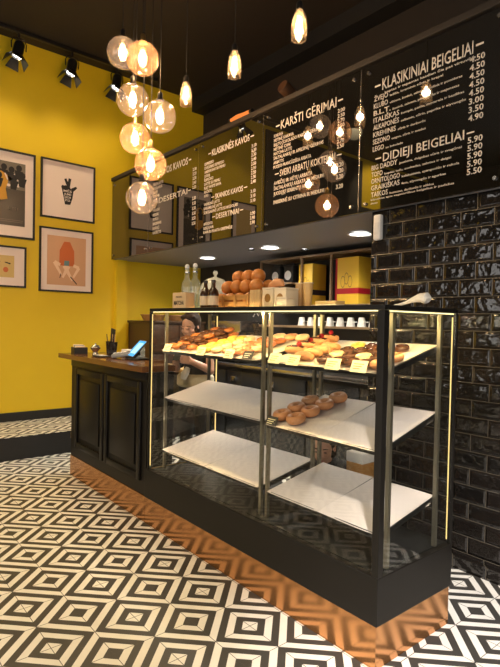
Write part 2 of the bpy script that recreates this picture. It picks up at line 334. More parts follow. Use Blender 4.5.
blab = ['unlettered glass end panel of menu board against the yellow wall', 'glossy menu board with reflected picture frames, second from the yellow wall', 'glossy menu board headed KLASIKINĖS KAVOS with columns of coffees', 'black menu board headed KARŠTI GĖRIMAI with globe reflections', 'black menu board headed KLASIKINIAI BEIGELIAI above black tiles']
for i in range(5):
    xa, xb = SEAM[i] + .003, SEAM[i + 1] - .003; xm = (xa + xb) / 2
    t = thing('menu_board', blab[i], 'menu board', (xm, BY, Z0), group='hanging menu boards above the counter')
    B(xa - xm, xb - xm, 0, .012, 0, Z1 - Z0, .001).build('glass_panel', 'board', t, smooth=False)
    for sx in (xa - xm + .06, xb - xm - .06):
        for sz in (.05, Z1 - Z0 - .045): MB().cyl((sx, .0408, sz), (sx, -.012, sz), .011, n=12).build('standoff_bolt', 'steel', t)
    if i < 4: B(xb - xm + .0005, xb - xm + .0045, -.002, .014, 0, Z1 - Z0).build('edge_glint_strip', 'steel', t, smooth=False)  # polished strip added in place of light caught by the glass edges
    if heads[i]:
        secs = heads[i]; px = {1: -3.10, 2: -2.175, 3: -1.20, 4: -.185}[i]
        for q, (hs, hz, hh, x0, x1) in enumerate(secs):
            d = .045; hb, ib, pb, db = MB(), MB(), MB(), MB()
            text_into(hb, hs, x0 + d + .015 - xm, -.0012, hz - Z0, hh, w=x1 - x0 - 2 * d - .03, bold=.006)
            for xa_, xb_ in ((x0, x0 + d), (x1 - d, x1)): hb.box(xa_ - xm, xb_ - xm, -.002, -.0012, hz - Z0 + hh * .42, hz - Z0 + hh * .56)
            hb.build('heading', 'chalk', t, smooth=False)
            zlo = secs[q + 1][1] if q + 1 < len(secs) else 0
            for s, z, h, x0, pr in items[i]:
                if not zlo < z < hz: continue
                text_into(ib, s, x0 - xm, -.0012, z - Z0, h, bold=.012, w=min(len(s) * h * .66, .56 if i != 4 else .3))
                text_into(pb, pr, px - xm, -.0012, z - Z0 + (.012 if i == 4 else 0), h * 1.05, align='RIGHT', bold=.015, w=.088 if i == 4 else .065)
                if s in DESC:
                    m = MB(); text_into(m, DESC[s], x0 - xm + len(s) * h * .66 + .015, -.0012, z - Z0 - .002, .014, w=min(len(DESC[s]) * .0118, .50), bold=.012); m.build('item_description', 'chalk', t, smooth=False)
            ib.build('item_list', 'chalk', t, smooth=False); pb.build('price_list', 'chalk', t, smooth=False)
            if i == 4:
                if q == 0: text_into(db, 'keptas ir tepamas kasdien čia pat virtuvėje', -.86 - xm, -.0012, 2.955 - Z0, .015, w=.62, bold=.012)
                else:
                    text_into(db, 'klauskite apie vegetariškus beigelius ir padažus', -.95 - xm, -.0012, 2.262 - Z0, .013, w=.60, bold=.01)
                    text_into(db, 'skanaus', -.95 - xm, -.0012, 2.238 - Z0, .013, bold=.01)
                db.build('footnote' if q else 'subheading', 'chalk', t, smooth=False)
            else: db.b.free()

# little things along the top of the boards
o = thing('orange_tube', 'short glowing orange tube lying on the ledge above the coffee menu board', 'lamp', (-2.42, 1.13, 3.262))  # orange shape above the board, built as a self-glowing tube
MB().tube([(-.14, 0, 0), (-.05, 0, .006), (.05, 0, -.002), (.14, 0, .004)], [.018, .022, .022, .016], 10).build('glowing_tube', emis('orange_glow', (1, .26, .05), .9), o)
MB().cyl((-.165, 0, 0), (-.135, 0, 0), .02, n=12).build('end_cap', 'blackmetal', o); MB().cyl((.135, 0, 0), (.165, 0, 0), .02, n=12).build('end_cap', 'blackmetal', o)
o = thing('ledge_spotlight', 'small dark round spotlight on the ledge above the hot drinks board', 'spotlight', (-1.85, 1.16, 3.237))
MB().cyl((0, 0, 0), (0, 0, .05), .012).build('stem', 'blackmetal', o)
MB().lathe([(0, -.07), (.045, -.07), (.055, .03), (.05, .06), (0, .06)], mat=Matrix.Translation((0, 0, .075)) @ Matrix.Rotation(1.2, 4, 'X')).build('housing', 'dwood', o)
o = thing('wall_thermostat', 'white rounded dispenser fixed at the top left edge of black tile wall', 'dispenser', (-.90, 1.158, 2.08))
B(-.03, .03, -.04, 0, -.085, .085, .012).build('body', 'white', o); B(-.018, .018, -.043, -.0405, -.05, .03, .0005).build('cover', 'foam', o)

# ------------------------------------------------------------------ downlights
proto = None
for i, (x, y, w) in enumerate(((-3.91, 1.83, 'leftmost, over the glass bottles'), (-2.71, 1.77, 'middle, over the oranges'), (-1.546, 1.75, 'nearest to the black tile wall'))):
    if proto is None:
        proto = thing('downlight', '', 'ceiling light', group='round downlights under the soffit')
        MB().lathe([(.085, 0), (.105, -.004), (.11, -.012), (.095, -.014), (.085, -.006)], n=32).build('trim_ring', 'white', proto)
        MB().lathe([(0, -.006), (.088, -.006), (.088, -.001), (0, -.001)], n=32).build('lens', 'lamp', proto); d = proto
    else: d = copy_tree(proto)
    d.location = (x, y, 2.196); d['label'] = 'round white downlight in the grey soffit, ' + w
sp = None
for x, y, w in ((-2.95, 1.72, 'between the first and second big lights'), (-2.55, 2.1, 'near the back shelves')):
    d = thing('spot_downlight', 'tiny bright spot in the grey soffit ' + w, 'ceiling light', (x, y, 2.196), group='tiny spots under the soffit')
    MB().lathe([(.022, 0), (.034, -.006), (.03, -.012), (.022, -.006)]).build('ring', 'blackmetal', d); MB().lathe([(0, -.005), (.023, -.005), (.023, -.001), (0, -.001)]).build('lens', 'lamp', d)

# ------------------------------------------------------------------ pendant lamps
globes = [(-2.48, .02, 3.465, 0, 'clear glass globe lamp, topmost and left of the cluster'), (-2.19, .04, 3.32, 1, 'amber speckled glass globe lamp at the top of the cluster'),
          (-2.32, .03, 3.06, 0, 'clear glass globe lamp on the left below the top pair'), (-2.14, .16, 2.92, 0, 'clear glass globe lamp, rightmost of the cluster'),
          (-2.50, .145, 2.85, 1, 'amber speckled globe lamp on the left in the lower cluster'), (-2.24, .145, 2.59, 1, 'amber speckled globe lamp, lowest amber one of the cluster'),
          (-2.242, .08, 2.33, 0, 'clear glass globe lamp, lowest of the whole cluster')]
def make_globe(kind):
    g = thing('globe_pendant_lamp', '', 'pendant lamp', group='cluster of globe pendant lamps')
    R = .118; prof = []
    for k in range(21):
        a = -PI / 2 + (PI - .20) * k / 20; prof.append((max(R * math.cos(a), 0), R * math.sin(a)))
    prof += [(.026, R + .008)]
    gl = MB().lathe(prof, n=40).build('glass_globe', 'gold' if kind else 'globe', g)
    MB().lathe([(0, R + .06), (.012, R + .058), (.018, R + .05), (.019, R + .012), (.028, R + .008), (.028, R - .004), (0, R - .004)], n=20).build('socket', 'brass' if kind else 'blackmetal', g)
    b = MB().lathe([(0, -.055), (.014, -.053), (.026, -.038), (.031, -.012), (.029, .02), (.018, .055), (.013, .075), (.013, R - .005)], n=20).build('bulb', 'bulbw', g)
    f = MB()
    for k in range(4):
        a = k * PI / 2 + .4; f.cyl((.011 * math.cos(a), .011 * math.sin(a), -.035), (.007 * math.cos(a), .007 * math.sin(a), .05), .0042, n=6)
    f.build('filament', 'filament', b)
    return g
gp = {0: make_globe(0), 1: make_globe(1)}; used = set()
for x, y, z, k, lab in globes:
    g = gp[k] if k not in used else copy_tree(gp[k]); used.add(k)
    g.location = (x, y, z); g['label'] = lab
for x, y, z, k, lab in globes:
    g = [o for o in bpy.data.objects if o.get('label') == lab][0]
    MB().cyl((0, 0, .177), (0, 0, ZC - z), .0035, n=6).build('cord', 'matte', g)
o = thing('ceiling_rose', 'round black ceiling plate that holds the cords of the globe cluster', 'ceiling rose', (-2.3, .08, ZC))
MB().lathe([(0, -.03), (.24, -.03), (.26, -.02), (.26, 0), (0, 0)], n=32).build('plate', 'blackmetal', o)
mini = None
for x, w in ((-2.235, 'leftmost'), (-1.615, 'middle one'), (-.985, 'rightmost')):
    if mini is None:
        mini = thing('glass_pendant_lamp', '', 'pendant lamp', group='small bullet pendant lamps in a row')
        MB().lathe([(.017, .085), (.026, .07), (.042, .02), (.048, -.03), (.047, -.075), (.044, -.098), (.038, -.096), (.040, -.075)], n=28).build('glass_shade', 'smoke', mini)
        MB().lathe([(0, .13), (.012, .128), (.02, .115), (.02, .075), (0, .075)], n=16).build('socket', 'blackmetal', mini)
        b = MB().lathe([(0, -.06), (.012, -.056), (.02, -.04), (.022, -.01), (.014, .04), (.011, .074)], n=16).build('bulb', 'bulbw', mini)
        MB().cyl((0, 0, -.045), (0, 0, .035), .008, n=8).build('filament', 'filament', b)
        MB().cyl((0, 0, .13), (0, 0, ZC - 3.21), .003, n=6).build('cord', 'matte', mini); d = mini
    else: d = copy_tree(mini)
    d.location = (x, .44, 3.21); d['label'] = 'small bullet shaped smoky glass pendant lamp, %s of three near the ceiling' % w

# ------------------------------------------------------------------ track spots on the yellow wall
o = tag(B(-4.825, -4.785, -2.5, 1.6, 4.525, 4.568, .004).build('track_rail', 'blackmetal', smooth=False), 'black lighting track running under the ceiling along the yellow wall', 'track rail')
def make_spot():
    s = thing('track_spotlight', '', 'spotlight', group='black barn door spotlights on the track')
    MB().cyl((0, 0, 0), (0, 0, -.045), .014).build('mount', 'blackmetal', s)
    y = MB(); y.tube([(0, .075, -.17), (0, .078, -.10), (0, .055, -.055), (0, 0, -.045), (0, -.055, -.055), (0, -.078, -.10), (0, -.075, -.17)], .007, 8); y.build('yoke', 'blackmetal', s)
    A = Matrix.Translation((0, 0, -.15)) @ Matrix.Rotation(math.radians(-14), 4, 'X') @ Matrix.Rotation(math.radians(-14), 4, 'Y')
    MB().lathe([(0, .085), (.03, .08), (.052, .055), (.056, .03), (.056, -.10), (.062, -.105), (.062, -.12), (.048, -.12), (.048, -.09), (0, -.09)], n=28, mat=A).build('housing', 'blackmetal', s)
    MB().lathe([(0, -.092), (.046, -.092), (.046, -.096), (0, -.096)], n=20, mat=A).build('lens', 'spotlens', s)
    for k in range(4):
        Bm = A @ Matrix.Rotation(k * PI / 2, 4, 'Z') @ Matrix.Translation((0, -.06, -.118)) @ Matrix.Rotation(math.radians(-32 if k % 2 == 0 else -28), 4, 'X')
        MB().prism([(-.04, 0), (.04, 0), (.07, -.11), (-.07, -.11)], .003, mat=Bm).build('barn_door', 'blackmetal', s)
    return s
ss = make_spot()
for i, (y, w) in enumerate(((-.10, 'leftmost on the yellow wall'), (.488, 'middle of the three'), (1.046, 'behind the glass globes'), (-.75, 'beyond the left edge of the photo'))):
    d = ss if i == 0 else copy_tree(ss); d.location = (-4.805, y, 4.522); d['label'] = 'black barn door track spotlight, ' + w

# ------------------------------------------------------------------ pictures on the yellow wall
PX = XW + .001
def frame(name, label, y0, y1, z0, z1, bw=.02, mat='matw', mb=.0, inner=None):
    """origin at the lower left (seen from the room) corner, local x = +y world"""
    t = thing(name, label, 'picture', (PX, y0, z0), rot=(0, 0, PI / 2), group='framed prints on the yellow wall')
    w, h = y1 - y0, z1 - z0; f = MB()
    f.box(0, w, -.028, 0, 0, bw).box(0, w, -.028, 0, h - bw, h).box(0, bw, -.028, 0, bw, h - bw).box(w - bw, w, -.028, 0, bw, h - bw)
    f.build('frame', 'matte', t, smooth=False)
    B(bw, w - bw, -.014, -.002, bw, h - bw).build('mount', mat, t, smooth=False)
    return t, w, h
def flat(t, name, mat, polys, d=-.0155):
    mb = MB()
    for k, p in enumerate(polys): mb.prism(p, .001, mat=Matrix.Translation((0, d - .0002 * k, 0)))
    return mb.build(name, mat, t, smooth=False)
def ell(cx, cz, rx, rz, n=16, rot=0):
    return [(cx + rx * math.cos(2 * PI * k / n) * math.cos(rot) - rz * math.sin(2 * PI * k / n) * math.sin(rot), cz + rx * math.cos(2 * PI * k / n) * math.sin(rot) + rz * math.sin(2 * PI * k / n) * math.cos(rot)) for k in range(n)]
def bar(x0, z0, x1, z1, w0, w1):
    d = Vector((x1 - x0, z1 - z0)).normalized(); n = Vector((-d.y, d.x))
    return [(x0 + n.x * w0, z0 + n.y * w0), (x1 + n.x * w1, z1 + n.y * w1), (x1 - n.x * w1, z1 - n.y * w1), (x0 - n.x * w0, z0 - n.y * w0)]
# hand with crossed fingers
t, w, h = frame('framed_print', 'black framed print of a dark lettered hand with crossed fingers', .222, .880, 2.620, 3.316)
cx, cz = w * .49, h * .50
flat(t, 'hand_motif', 'ink', [[(cx - .078, cz + .035), (cx + .07, cz + .03), (cx + .055, cz - .08), (cx + .03, cz - .16), (cx - .035, cz - .165), (cx - .05, cz - .09)],
     bar(cx - .035, cz + .145, cx + .018, cz + .02, .014, .018), bar(cx + .022, cz + .155, cx - .002, cz + .02, .016, .018), bar(cx + .05, cz + .02, cx + .105, cz + .062, .022, .012), ell(cx - .062, cz + .04, .02, .024), ell(cx - .03, cz + .045, .02, .022)])
tb = MB()
for k, s in enumerate(('MĖS', 'JUMS', 'LAIKOM', 'ŠPYGĄ')): text_into(tb, s, cx - .005, -.0172, cz - .015 - k * .037, .028, align='CENTER', w=.10 - k * .012, bold=.01)
tb.build('hand_lettering', 'matw', t, smooth=False)
# seated figure with an orange hood
t, w, h = frame('framed_print', 'black framed peach print of a bare legged figure under an orange hood', .215, .868, 1.745, 2.508)
flat(t, 'print_sheet', 'peach', [[(w * .14, h * .11), (w * .86, h * .11), (w * .86, h * .88), (w * .14, h * .88)]], -.0152)
cx = w * .50
flat(t, 'orange_hood', 'orange_ink', [[(cx - .092, h * .42), (cx + .092, h * .42), (cx + .088, h * .66), (cx + .035, h * .80), (cx - .035, h * .80), (cx - .088, h * .66)]], -.0165)
flat(t, 'bare_limbs', 'skin_ink', [bar(cx - .08, h * .43, cx - .15, h * .47, .018, .02), bar(cx - .15, h * .47, cx - .065, h * .27, .02, .012), bar(cx + .08, h * .43, cx + .15, h * .40, .018, .018), bar(cx + .15, h * .40, cx + .08, h * .24, .018, .012), bar(cx - .03, h * .42, cx + .07, h * .19, .026, .012), bar(cx + .02, h * .42, cx - .05, h * .23, .026, .012)], -.0175)
flat(t, 'teal_patch', 'teal', [[(cx - .035, h * .42), (cx + .025, h * .42), (cx + .03, h * .50), (cx - .032, h * .50)]], -.0195)
flat(t, 'dark_shoe', 'ink', [bar(cx + .045, h * .25, cx + .125, h * .135, .006, .006), bar(cx - .07, h * .29, cx - .085, h * .22, .005, .004)], -.0195)
# large dark poster with helmeted players
t, w, h = frame('framed_poster', 'black framed dark sports poster with helmeted players and an amber figure', -.43, .160, 2.328, 3.313, .022)
flat(t, 'poster_sheet', 'poster', [[(.10, .14), (w - .11, .14), (w - .11, h - .13), (.10, h - .13)]], -.0152)
flat(t, 'pale_backdrop', 'pgrey', [[(.10, h * .56), (w - .11, h * .56), (w - .11, h - .13), (.10, h - .13)]], -.0158)
pl = []
for x, z in ((.16, .77), (.25, .80), (.33, .78), (.41, .81), (.45, .73), (.20, .70), (.36, .69)):
    pl += [ell(x, h * z, .032, .036), bar(x, h * z - .03, x - .01, h * z - .13, .045, .03)]
flat(t, 'helmeted_players', 'ink', pl, -.0164)
flat(t, 'white_gloves', 'matw', [ell(.30, h * .60, .02, .016), ell(.40, h * .61, .022, .02), ell(.43, h * .63, .012, .02), bar(.36, h * .74, .40, h * .66, .008, .008), bar(.26, h * .73, .29, h * .66, .007, .007)], -.017)
flat(t, 'amber_figure', 'amber', [[(.14, h * .73), (.22, h * .75), (.31, h * .70), (.35, h * .67), (.30, h * .655), (.27, h * .56), (.29, h * .44), (.22, h * .42), (.15, h * .48)]], -.0174)
tb = MB(); text_into(tb, 'MES I', .30, -.0165, h * .32, .035, bold=.01); tb.box(.13, w - .13, -.0165, -.0155, h * .205, h * .21); tb.box(.13, w - .13, -.0165, -.0155, h * .185, h * .19)
tb.build('poster_lettering', 'pgrey', t, smooth=False)
# small print
t, w, h = frame('framed_print', 'small black framed print with a pale yellow face below the sports poster', -.45, .070, 1.769, 2.236)
flat(t, 'print_sheet', 'sand', [[(.10, .11), (w - .13, .11), (w - .13, h - .11), (.10, h - .11)]], -.0152)
flat(t, 'face_marks', 'ink', [bar(.17, h * .58, .24, h * .60, .008, .005), bar(.29, h * .60, .35, h * .57, .005, .008)], -.016)
flat(t, 'red_mouth', 'orange_ink', [ell(.30, h * .42, .028, .03)], -.0165)
# prints further along the wall, seen mirrored in the menu boards
t, w, h = frame('framed_print', 'black framed plain print seen only as a reflection in the coffee menu board', -1.28, -.80, 2.65, 3.27)
flat(t, 'print_sheet', 'sand', [[(.09, .10), (w - .09, .10), (w - .09, h - .10), (.09, h - .10)]], -.0152)

# ------------------------------------------------------------------ wooden topped counter
t = thing('counter', 'black panelled counter with a glossy brown wooden top', 'counter', (-2.7, .3, 0))
def L(o_, x, y): return (x + 2.7, y - .3)
def lb(mb, x0, x1, y0, y1, z0, z1, bev=0): return mb.box(x0 + 2.7, x1 + 2.7, y0 - .3, y1 - .3, z0, z1, bev)
lb(MB(), -3.41, -1.988, .012, .225, .187, 1.055).build('body', 'black', t, smooth=False)
lb(MB(), -3.41, -1.988, .007, .22, .001, .184).build('kick_plate', 'copper', t, smooth=False)
m = MB(); m.prism([(-3.65, -.03), (-1.988, -.03), (-1.988, .24), (-2.38, .24), (-2.46, .42), (-3.65, .42)], .041, mat=Matrix.Translation((2.7, -.3, 1.099)) @ Matrix.Rotation(-PI / 2, 4, 'X')); m.build('wooden_top', 'top', t, smooth=False)
for a, b in ((-3.27, -2.71), (-2.645, -2.075)):
    f = MB(); z0, z1 = .30, .965
    lb(f, a - .02, a + .03, -.008, .012, z0 - .02, z1 + .02, .006); lb(f, b - .03, b + .02, -.008, .012, z0 - .02, z1 + .02, .006)
    lb(f, a + .03, b - .03, -.008, .012, z0 - .02, z0 + .03, .006); lb(f, a + .03, b - .03, -.008, .012, z1 - .03, z1 + .02, .006)
    d = f.build('panel_moulding', 'black', t)
    lb(MB(), a + .075, b - .075, -.001, .012, z0 + .075, z1 - .075, .005).build('raised_panel', 'black', d)
lb(MB(), -3.41, -1.988, .004, .012, 1.0, 1.055, .002).build('top_rail', 'black', t)
for z in (.36, .90): MB().cyl((-.71 - .006, -.28, z - .03), (-.71 - .006, -.28, z + .03), .008, n=10).build('hinge', 'brass', t)

# ------------------------------------------------------------------ display case
CL, CD, ZT, ZB = -1.950, .5756, 1.506, .386
t = thing('display_case', 'tall glass bakery display case with black frame and copper plinth', 'display case', (-.97, .288, 0))
def cb(mb, x0, x1, y0, y1, z0, z1, bev=0): return mb.box(x0 + .97, x1 + .97, y0 - .288, y1 - .288, z0, z1, bev)
def cp(name, mat, *a, par=None): return cb(MB(), *a).build(name, mat, par or t, smooth=False)
cp('base_cabinet', 'black', -1.985, 0, 0, CD, .185, ZB, .003)
cp('kick_plate', 'copper', -1.985, -.007, .007, CD - .007, .001, .184)
cp('deck', 'deck', CL + .03, -.03, .03, CD - .03, ZB + .001, ZB + .006)
P = .034
for x0, y0 in ((CL, 0), (-P, 0), (CL, CD - P), (-P, CD - P)):
    pw = P if (x0, y0) == (-P, 0) else .018
    xa = x0 if x0 == CL else -pw; ya = 0 if y0 == 0 else CD - pw
    cp('corner_post', 'black', xa, xa + pw, ya, ya + pw, ZB + .001, ZT - .022, .002)
cp('top_rail', 'black', CL, 0, 0, .022, ZT - .021, ZT, .002); cp('top_rail', 'black', CL, 0, CD - .022, CD, ZT - .021, ZT, .002)
cp('top_rail', 'black', CL, CL + .022, .0225, CD - .0225, ZT - .021, ZT, .002); cp('top_rail', 'black', -.022, 0, .0225, CD - .0225, ZT - .021, ZT, .002)
cp('front_glass', 'glass', CL + .0185, -P - .0005, .003, .009, ZB + .002, ZT - .022)
cp('side_glass', 'glass', -.009, -.003, P + .0005, CD - .0185, ZB + .002, ZT - .022)
cp('side_glass', 'glass', CL + .003, CL + .009, .0185, CD - .0185, ZB + .002, ZT - .022)
cp('top_glass', 'glass', CL + .0225, -.0225, .0225, CD - .0225, ZT - .007, ZT - .001)
cp('led_strip', 'led', CL + .03, -P - .004, .012, .020, ZT - .027, ZT - .0225); cp('led_strip', 'led', -.020, -.012, P + .004, CD - .02, ZT - .027, ZT - .0225)
cp('led_strip', 'ledv', CL + .0195, CL + .0235, .0105, .015, ZB + .03, ZT - .04); cp('led_strip', 'ledv', CL + .0195, CL + .0245, CD - .016, CD - .011, ZB + .03, ZT - .04)
cp('led_strip', 'ledv', -.0240, -.0190, CD - .0165, CD - .0115, ZB + .02, ZT - .04)
cp('bottom_trim', 'brass', CL + .02, CL + .026, .02, CD - .02, ZB + .007, ZB + .012)
UPR = [(-1.893, .105), (-1.893, .47), (-.822, .075), (-.822, .47), (-.770, .075), (-.770, .47), (-.032, .10), (-.032, .47)]
for x, y in UPR: cp('upright', 'post', x - .009, x + .009, y - .009, y + .009, ZB + .007, ZT - .03)

TR = {'lower': (.545, .085 / .42, 'paper'), 'middle': (.903, .115 / .42, 'paper'), 'top': (1.232, .25, 'paper')}
RX = {'left': (-1.850, -.834), 'right': (-.758, -.046)}
def tz(lv, y, h=0): z0, s, _ = TR[lv]; return z0 + s * (y - .06) + h
for lv in TR:
    for sd in RX:
        xa, xb = RX[sd]; z0, s, _ = TR[lv]; a = math.atan(s); ln = .43 / math.cos(a); y0 = .055
        if (lv, sd) == ('middle', 'left'): xa = -1.878; y0 = .100; ln = .36; z0 -= .003
        if lv == 'lower': y0 = .072; ln = .41 / math.cos(a)
        xm = (xa + xb) / 2
        tr = thing('bakery_tray', 'sloping black %s %s tray inside the glass display case' % (lv, sd + ' hand'), 'tray', (xm, y0, z0 - .012), rot=(a, 0, 0), group='sloping trays in the display case')
        w2 = (xb - xa) / 2
        B(-w2, w2, 0, ln, -.012, 0).build('tray_panel', 'blackmetal', tr, smooth=False)
        B(-w2, w2, -.006, -.0005, -.018, .004).build('front_lip', 'blackmetal', tr, smooth=False)
        for sx in (-w2 + .012, w2 - .012): B(sx - .006, sx + .006, .02, ln - .02, -.026, -.0125).build('bracket', 'blackmetal', tr, smooth=False)
        # two sheets of baking paper
        for k in range(2):
            pm = MB(); nx, ny = 14, 10; u0, u1 = (-w2 + .002, -.002) if k == 0 else (.002, w2 - .002)
            rr = random.Random(hash_ := (len(lv) * 7 + len(sd) * 3 + k)); ph = rr.random() * 6
            g = [[None] * (ny + 1) for _ in range(nx + 1)]
            for i in range(nx + 1):
                for j in range(ny + 1):
                    uu, vv = i / nx, j / ny; e = max(0, abs(uu - .5) * 2 - .9) * .03 * (1 if (k == 0) == (uu < .5) else .3)
                    g[i][j] = pm.b.verts.new((u0 + (u1 - u0) * uu, -.012 + (ln + .022) * vv, .0022 + .0016 * math.sin(5 * uu + ph) * math.sin(4 * vv + ph) + .0015 + e))
            for i in range(nx):
                for j in range(ny): pm.b.faces.new((g[i][j], g[i + 1][j], g[i + 1][j + 1], g[i][j + 1]))
            r = bmesh.ops.extrude_face_region(pm.b, geom=pm.b.faces[:])
            for v in [q for q in r['geom'] if isinstance(q, bmesh.types.BMVert)]: v.co.z -= .0008
            ps = pm.build('baking_paper', 'paper', None, (xm, y0, z0 - .012), (a, 0, 0))
            tag(ps, 'white baking paper on the %s half of the %s %s tray' % (('left', 'right')[k], lv, sd + ' hand'), 'baking paper', 'baking paper on the trays')

# ------------------------------------------------------------------ pastries
def donut(glaze=None, dough='dough', R=.030, r=.0185, name='donut', hole=True):
    d = thing(name, '', 'donut' if name == 'donut' else 'pastry')
    MB().torus(R, r, (0, 0, r * .95), 22, 12, .92).build('dough_ring', dough, d)
    if glaze:
        m = MB(); n, k = 22, 7; vs = []
        for i in range(n):
            a = 2 * PI * i / n; row = []
            for j in range(k):
                th = -.35 + (PI + .7) * j / (k - 1) + .12 * math.sin(3 * a + j); rr = r * 1.07
                row.append(m.b.verts.new(((R + rr * math.cos(th)) * math.cos(a), (R + rr * math.cos(th)) * math.sin(a), r * .95 + .95 * rr * math.sin(th))))
            vs.append(row)
        for i in range(n):
            for j in range(k - 1): m.b.faces.new((vs[i][j], vs[(i + 1) % n][j], vs[(i + 1) % n][j + 1], vs[i][j + 1]))
        m.build('glaze', glaze, d)
    return d
def eclair(glaze, dough='dough', L_=.075):
    d = thing('eclair', '', 'pastry')
    m = MB(); m.tube([(0, -L_, .018), (0, -L_ * .9, .02), (0, -L_ * .4, .023), (0, L_ * .4, .023), (0, L_ * .9, .02), (0, L_, .018)], [.006, .018, .0235, .0235, .018, .006], 14); m.build('choux', dough, d)
    m = MB(); m.tube([(0, -L_ * .88, .027), (0, -L_ * .8, .030), (0, -L_ * .3, .033), (0, L_ * .3, .033), (0, L_ * .8, .03), (0, L_ * .88, .027)], [.004, .012, .0165, .0165, .012, .004], 12); m.build('icing', glaze, d)
    return d
protos = {'plain': donut(None, 'dough', .031, .0195), 'brown': donut('caramel', 'dough2'), 'choc': donut('choc', 'dough'), 'lemon': donut('lemon', 'dough'), 'pink': donut('pink', 'dough'), 'sugar': donut('sugar', 'dough'), 'eclair': eclair('choc'), 'pinkeclair': eclair('pink')}
pu = set()
def put(kind, lab, x, y, lv, dz=0, group=None, rz=None, tilt=None):
    d = protos[kind] if kind not in pu else copy_tree(protos[kind]); pu.add(kind)
    a = math.atan(TR[lv][1]); d.location = (x, y, tz(lv, y, .0065 - .012 + .004 + dz)); d.rotation_euler = tilt or (a, 0, random.uniform(0, 6) if rz is None else rz)
    if tilt is None: d.rotation_mode = 'XYZ'; d.rotation_euler = (Matrix.Rotation(a, 3, 'X') @ Matrix.Rotation(random.uniform(-3, 3) if rz is None else rz, 3, 'Z')).to_euler()
    d['label'] = lab; d['group'] = group; return d
# middle right tray: seven plain ring donuts
mid = [(-.718, .127), (-.718, .231), (-.715, .335), (-.606, .118), (-.606, .222), (-.602, .325), (-.598, .428)]
for i, (x, y) in enumerate(mid):
    c, k = (0, i) if i < 3 else (1, i - 3)
    put('plain', 'plain ring donut on the middle right tray, %s from front, %s column' % (ordn(k), ('left', 'right')[c]), x, y, 'middle', 0, 'plain ring donuts on the middle tray').scale = (1.02, 1.02, 1.22)
# top left tray
def block(kinds, desc, grp, xs, y0, dy, n, lv='top', sd='left', scl=.78, dz=0, lay=''):
    for ci, x in enumerate(xs):
        for k in range(n):
            q = (ci * 2 + k * 3 + (ci * k) % 2) % len(kinds)
            cw = 'column ' + str(['one', 'two', 'three', 'four'][ci]) + ' from left'
            put(kinds[q], '%s in the %s%s, %s, %s from front' % (desc[q], grp, lay, cw, ordn(k)), x + random.uniform(-.004, .004), y0 + dy * k + random.uniform(-.003, .003), lv, dz, grp + lay).scale = (scl,) * 3
block(['brown', 'choc', 'brown'], ['caramel donut', 'chocolate donut', 'caramel donut'], 'brown pile', (-1.80, -1.718, -1.636, -1.554), .10, .083, 5)
block(['choc', 'brown'], ['chocolate donut', 'caramel donut'], 'brown pile', (-1.759, -1.677, -1.595), .183, .083, 4, dz=.031, lay=' upper layer')
block(['lemon', 'sugar', 'lemon'], ['lemon donut', 'sugared donut', 'lemon donut'], 'yellow rows', (-1.445, -1.363, -1.281), .10, .083, 4)
block(['pink', 'brown', 'pink', 'sugar'], ['salmon donut', 'caramel donut', 'salmon donut', 'sugared donut'], 'salmon rows', (-1.155, -1.073, -.991), .10, .083, 4)
for k, (x, y) in enumerate(((-1.09, .435), (-.99, .44), (-.895, .44))): put(('sugar', 'plain', 'sugar')[k], 'pale sugared donut at the back edge of the top left tray, %s' % ('left', 'middle', 'right')[k], x, y, 'top', 0, 'sugared donuts at the back of the top tray').scale = (.88,) * 3
# top right tray
for k, y in enumerate((.185, .27, .355, .43)):
    d = put('eclair', 'cherry topped chocolate eclair on the top right tray, %s from front' % ordn(k), -.685, y, 'top', 0, 'cherry topped eclairs', PI / 2)
    if k != 3: MB().sph((0, -.03, .055), .0145, 14, sc=(1, 1, .95)).build('cherry', 'cherry', d)
for k, y in enumerate((.105, .165, .225, .285)): put('pinkeclair', 'salmon iced eclair on the top right tray, %s from front' % ordn(k), -.545 + .004 * k, y, 'top', 0, 'salmon iced eclairs', PI / 2).scale = (.9, .8, .9)
block(['choc', 'lemon', 'choc', 'sugar'], ['dark chocolate donut', 'lemon donut', 'dark chocolate donut', 'sugared donut'], 'right hand rows', (-.405, -.323, -.241, -.159), .10, .083, 4, sd='right')
for k, y in enumerate((.10, .20)): put('plain', 'plain donut at the right end of the top tray, %s' % ('in front by the post', 'behind the front one')[k], -.087, y, 'top', .0, 'plain donuts at the right end').scale = (.88,) * 3
# price cards
def price_card(x, lv, lab, mat='card', ink='ink', w=.085, h=.055):
    z = tz(lv, .055); a = thing('price_card', lab, 'price card', (x, .046, z - .004), rot=(math.radians(-24), 0, 0), group='price cards on the tray fronts')
    B(-w / 2, w / 2, 0, .002, -.012, h - .012).build('card', mat, a, smooth=False)
    m = MB()
    for k in range(3): m.box(-w * .36, w * (.30 - .1 * k), -.0006, -.0001, h * (.55 - .2 * k) - .006, h * (.55 - .2 * k) - .002)
    m.build('written_lines', ink, a, smooth=False)
for x, lv, lab, mt, ink in ((-1.79, 'top', 'yellowish price card at the far left end of the top tray', 'card', 'logo'), (-1.386, 'top', 'yellowish price card below the lemon donuts', 'card', 'logo'), (-1.10, 'top', 'yellowish price card in front of the salmon donuts', 'card', 'logo'),
    (-.93, 'top', 'black price card near the middle uprights of the top tray', 'ink', 'chalk'), (-.71, 'top', 'yellowish price card below the cherry eclairs', 'card', 'logo'), (-.575, 'top', 'yellowish price card below the salmon eclairs', 'card', 'logo'),
    (-.315, 'top', 'yellowish price card below the chocolate and lemon donuts', 'card', 'logo'), (-.165, 'top', 'yellowish price card next to the black corner post', 'card', 'logo'), (-.725, 'middle', 'small black price card in front of the plain donuts', 'ink', 'card')):
    price_card(x, lv, lab, mt, ink)

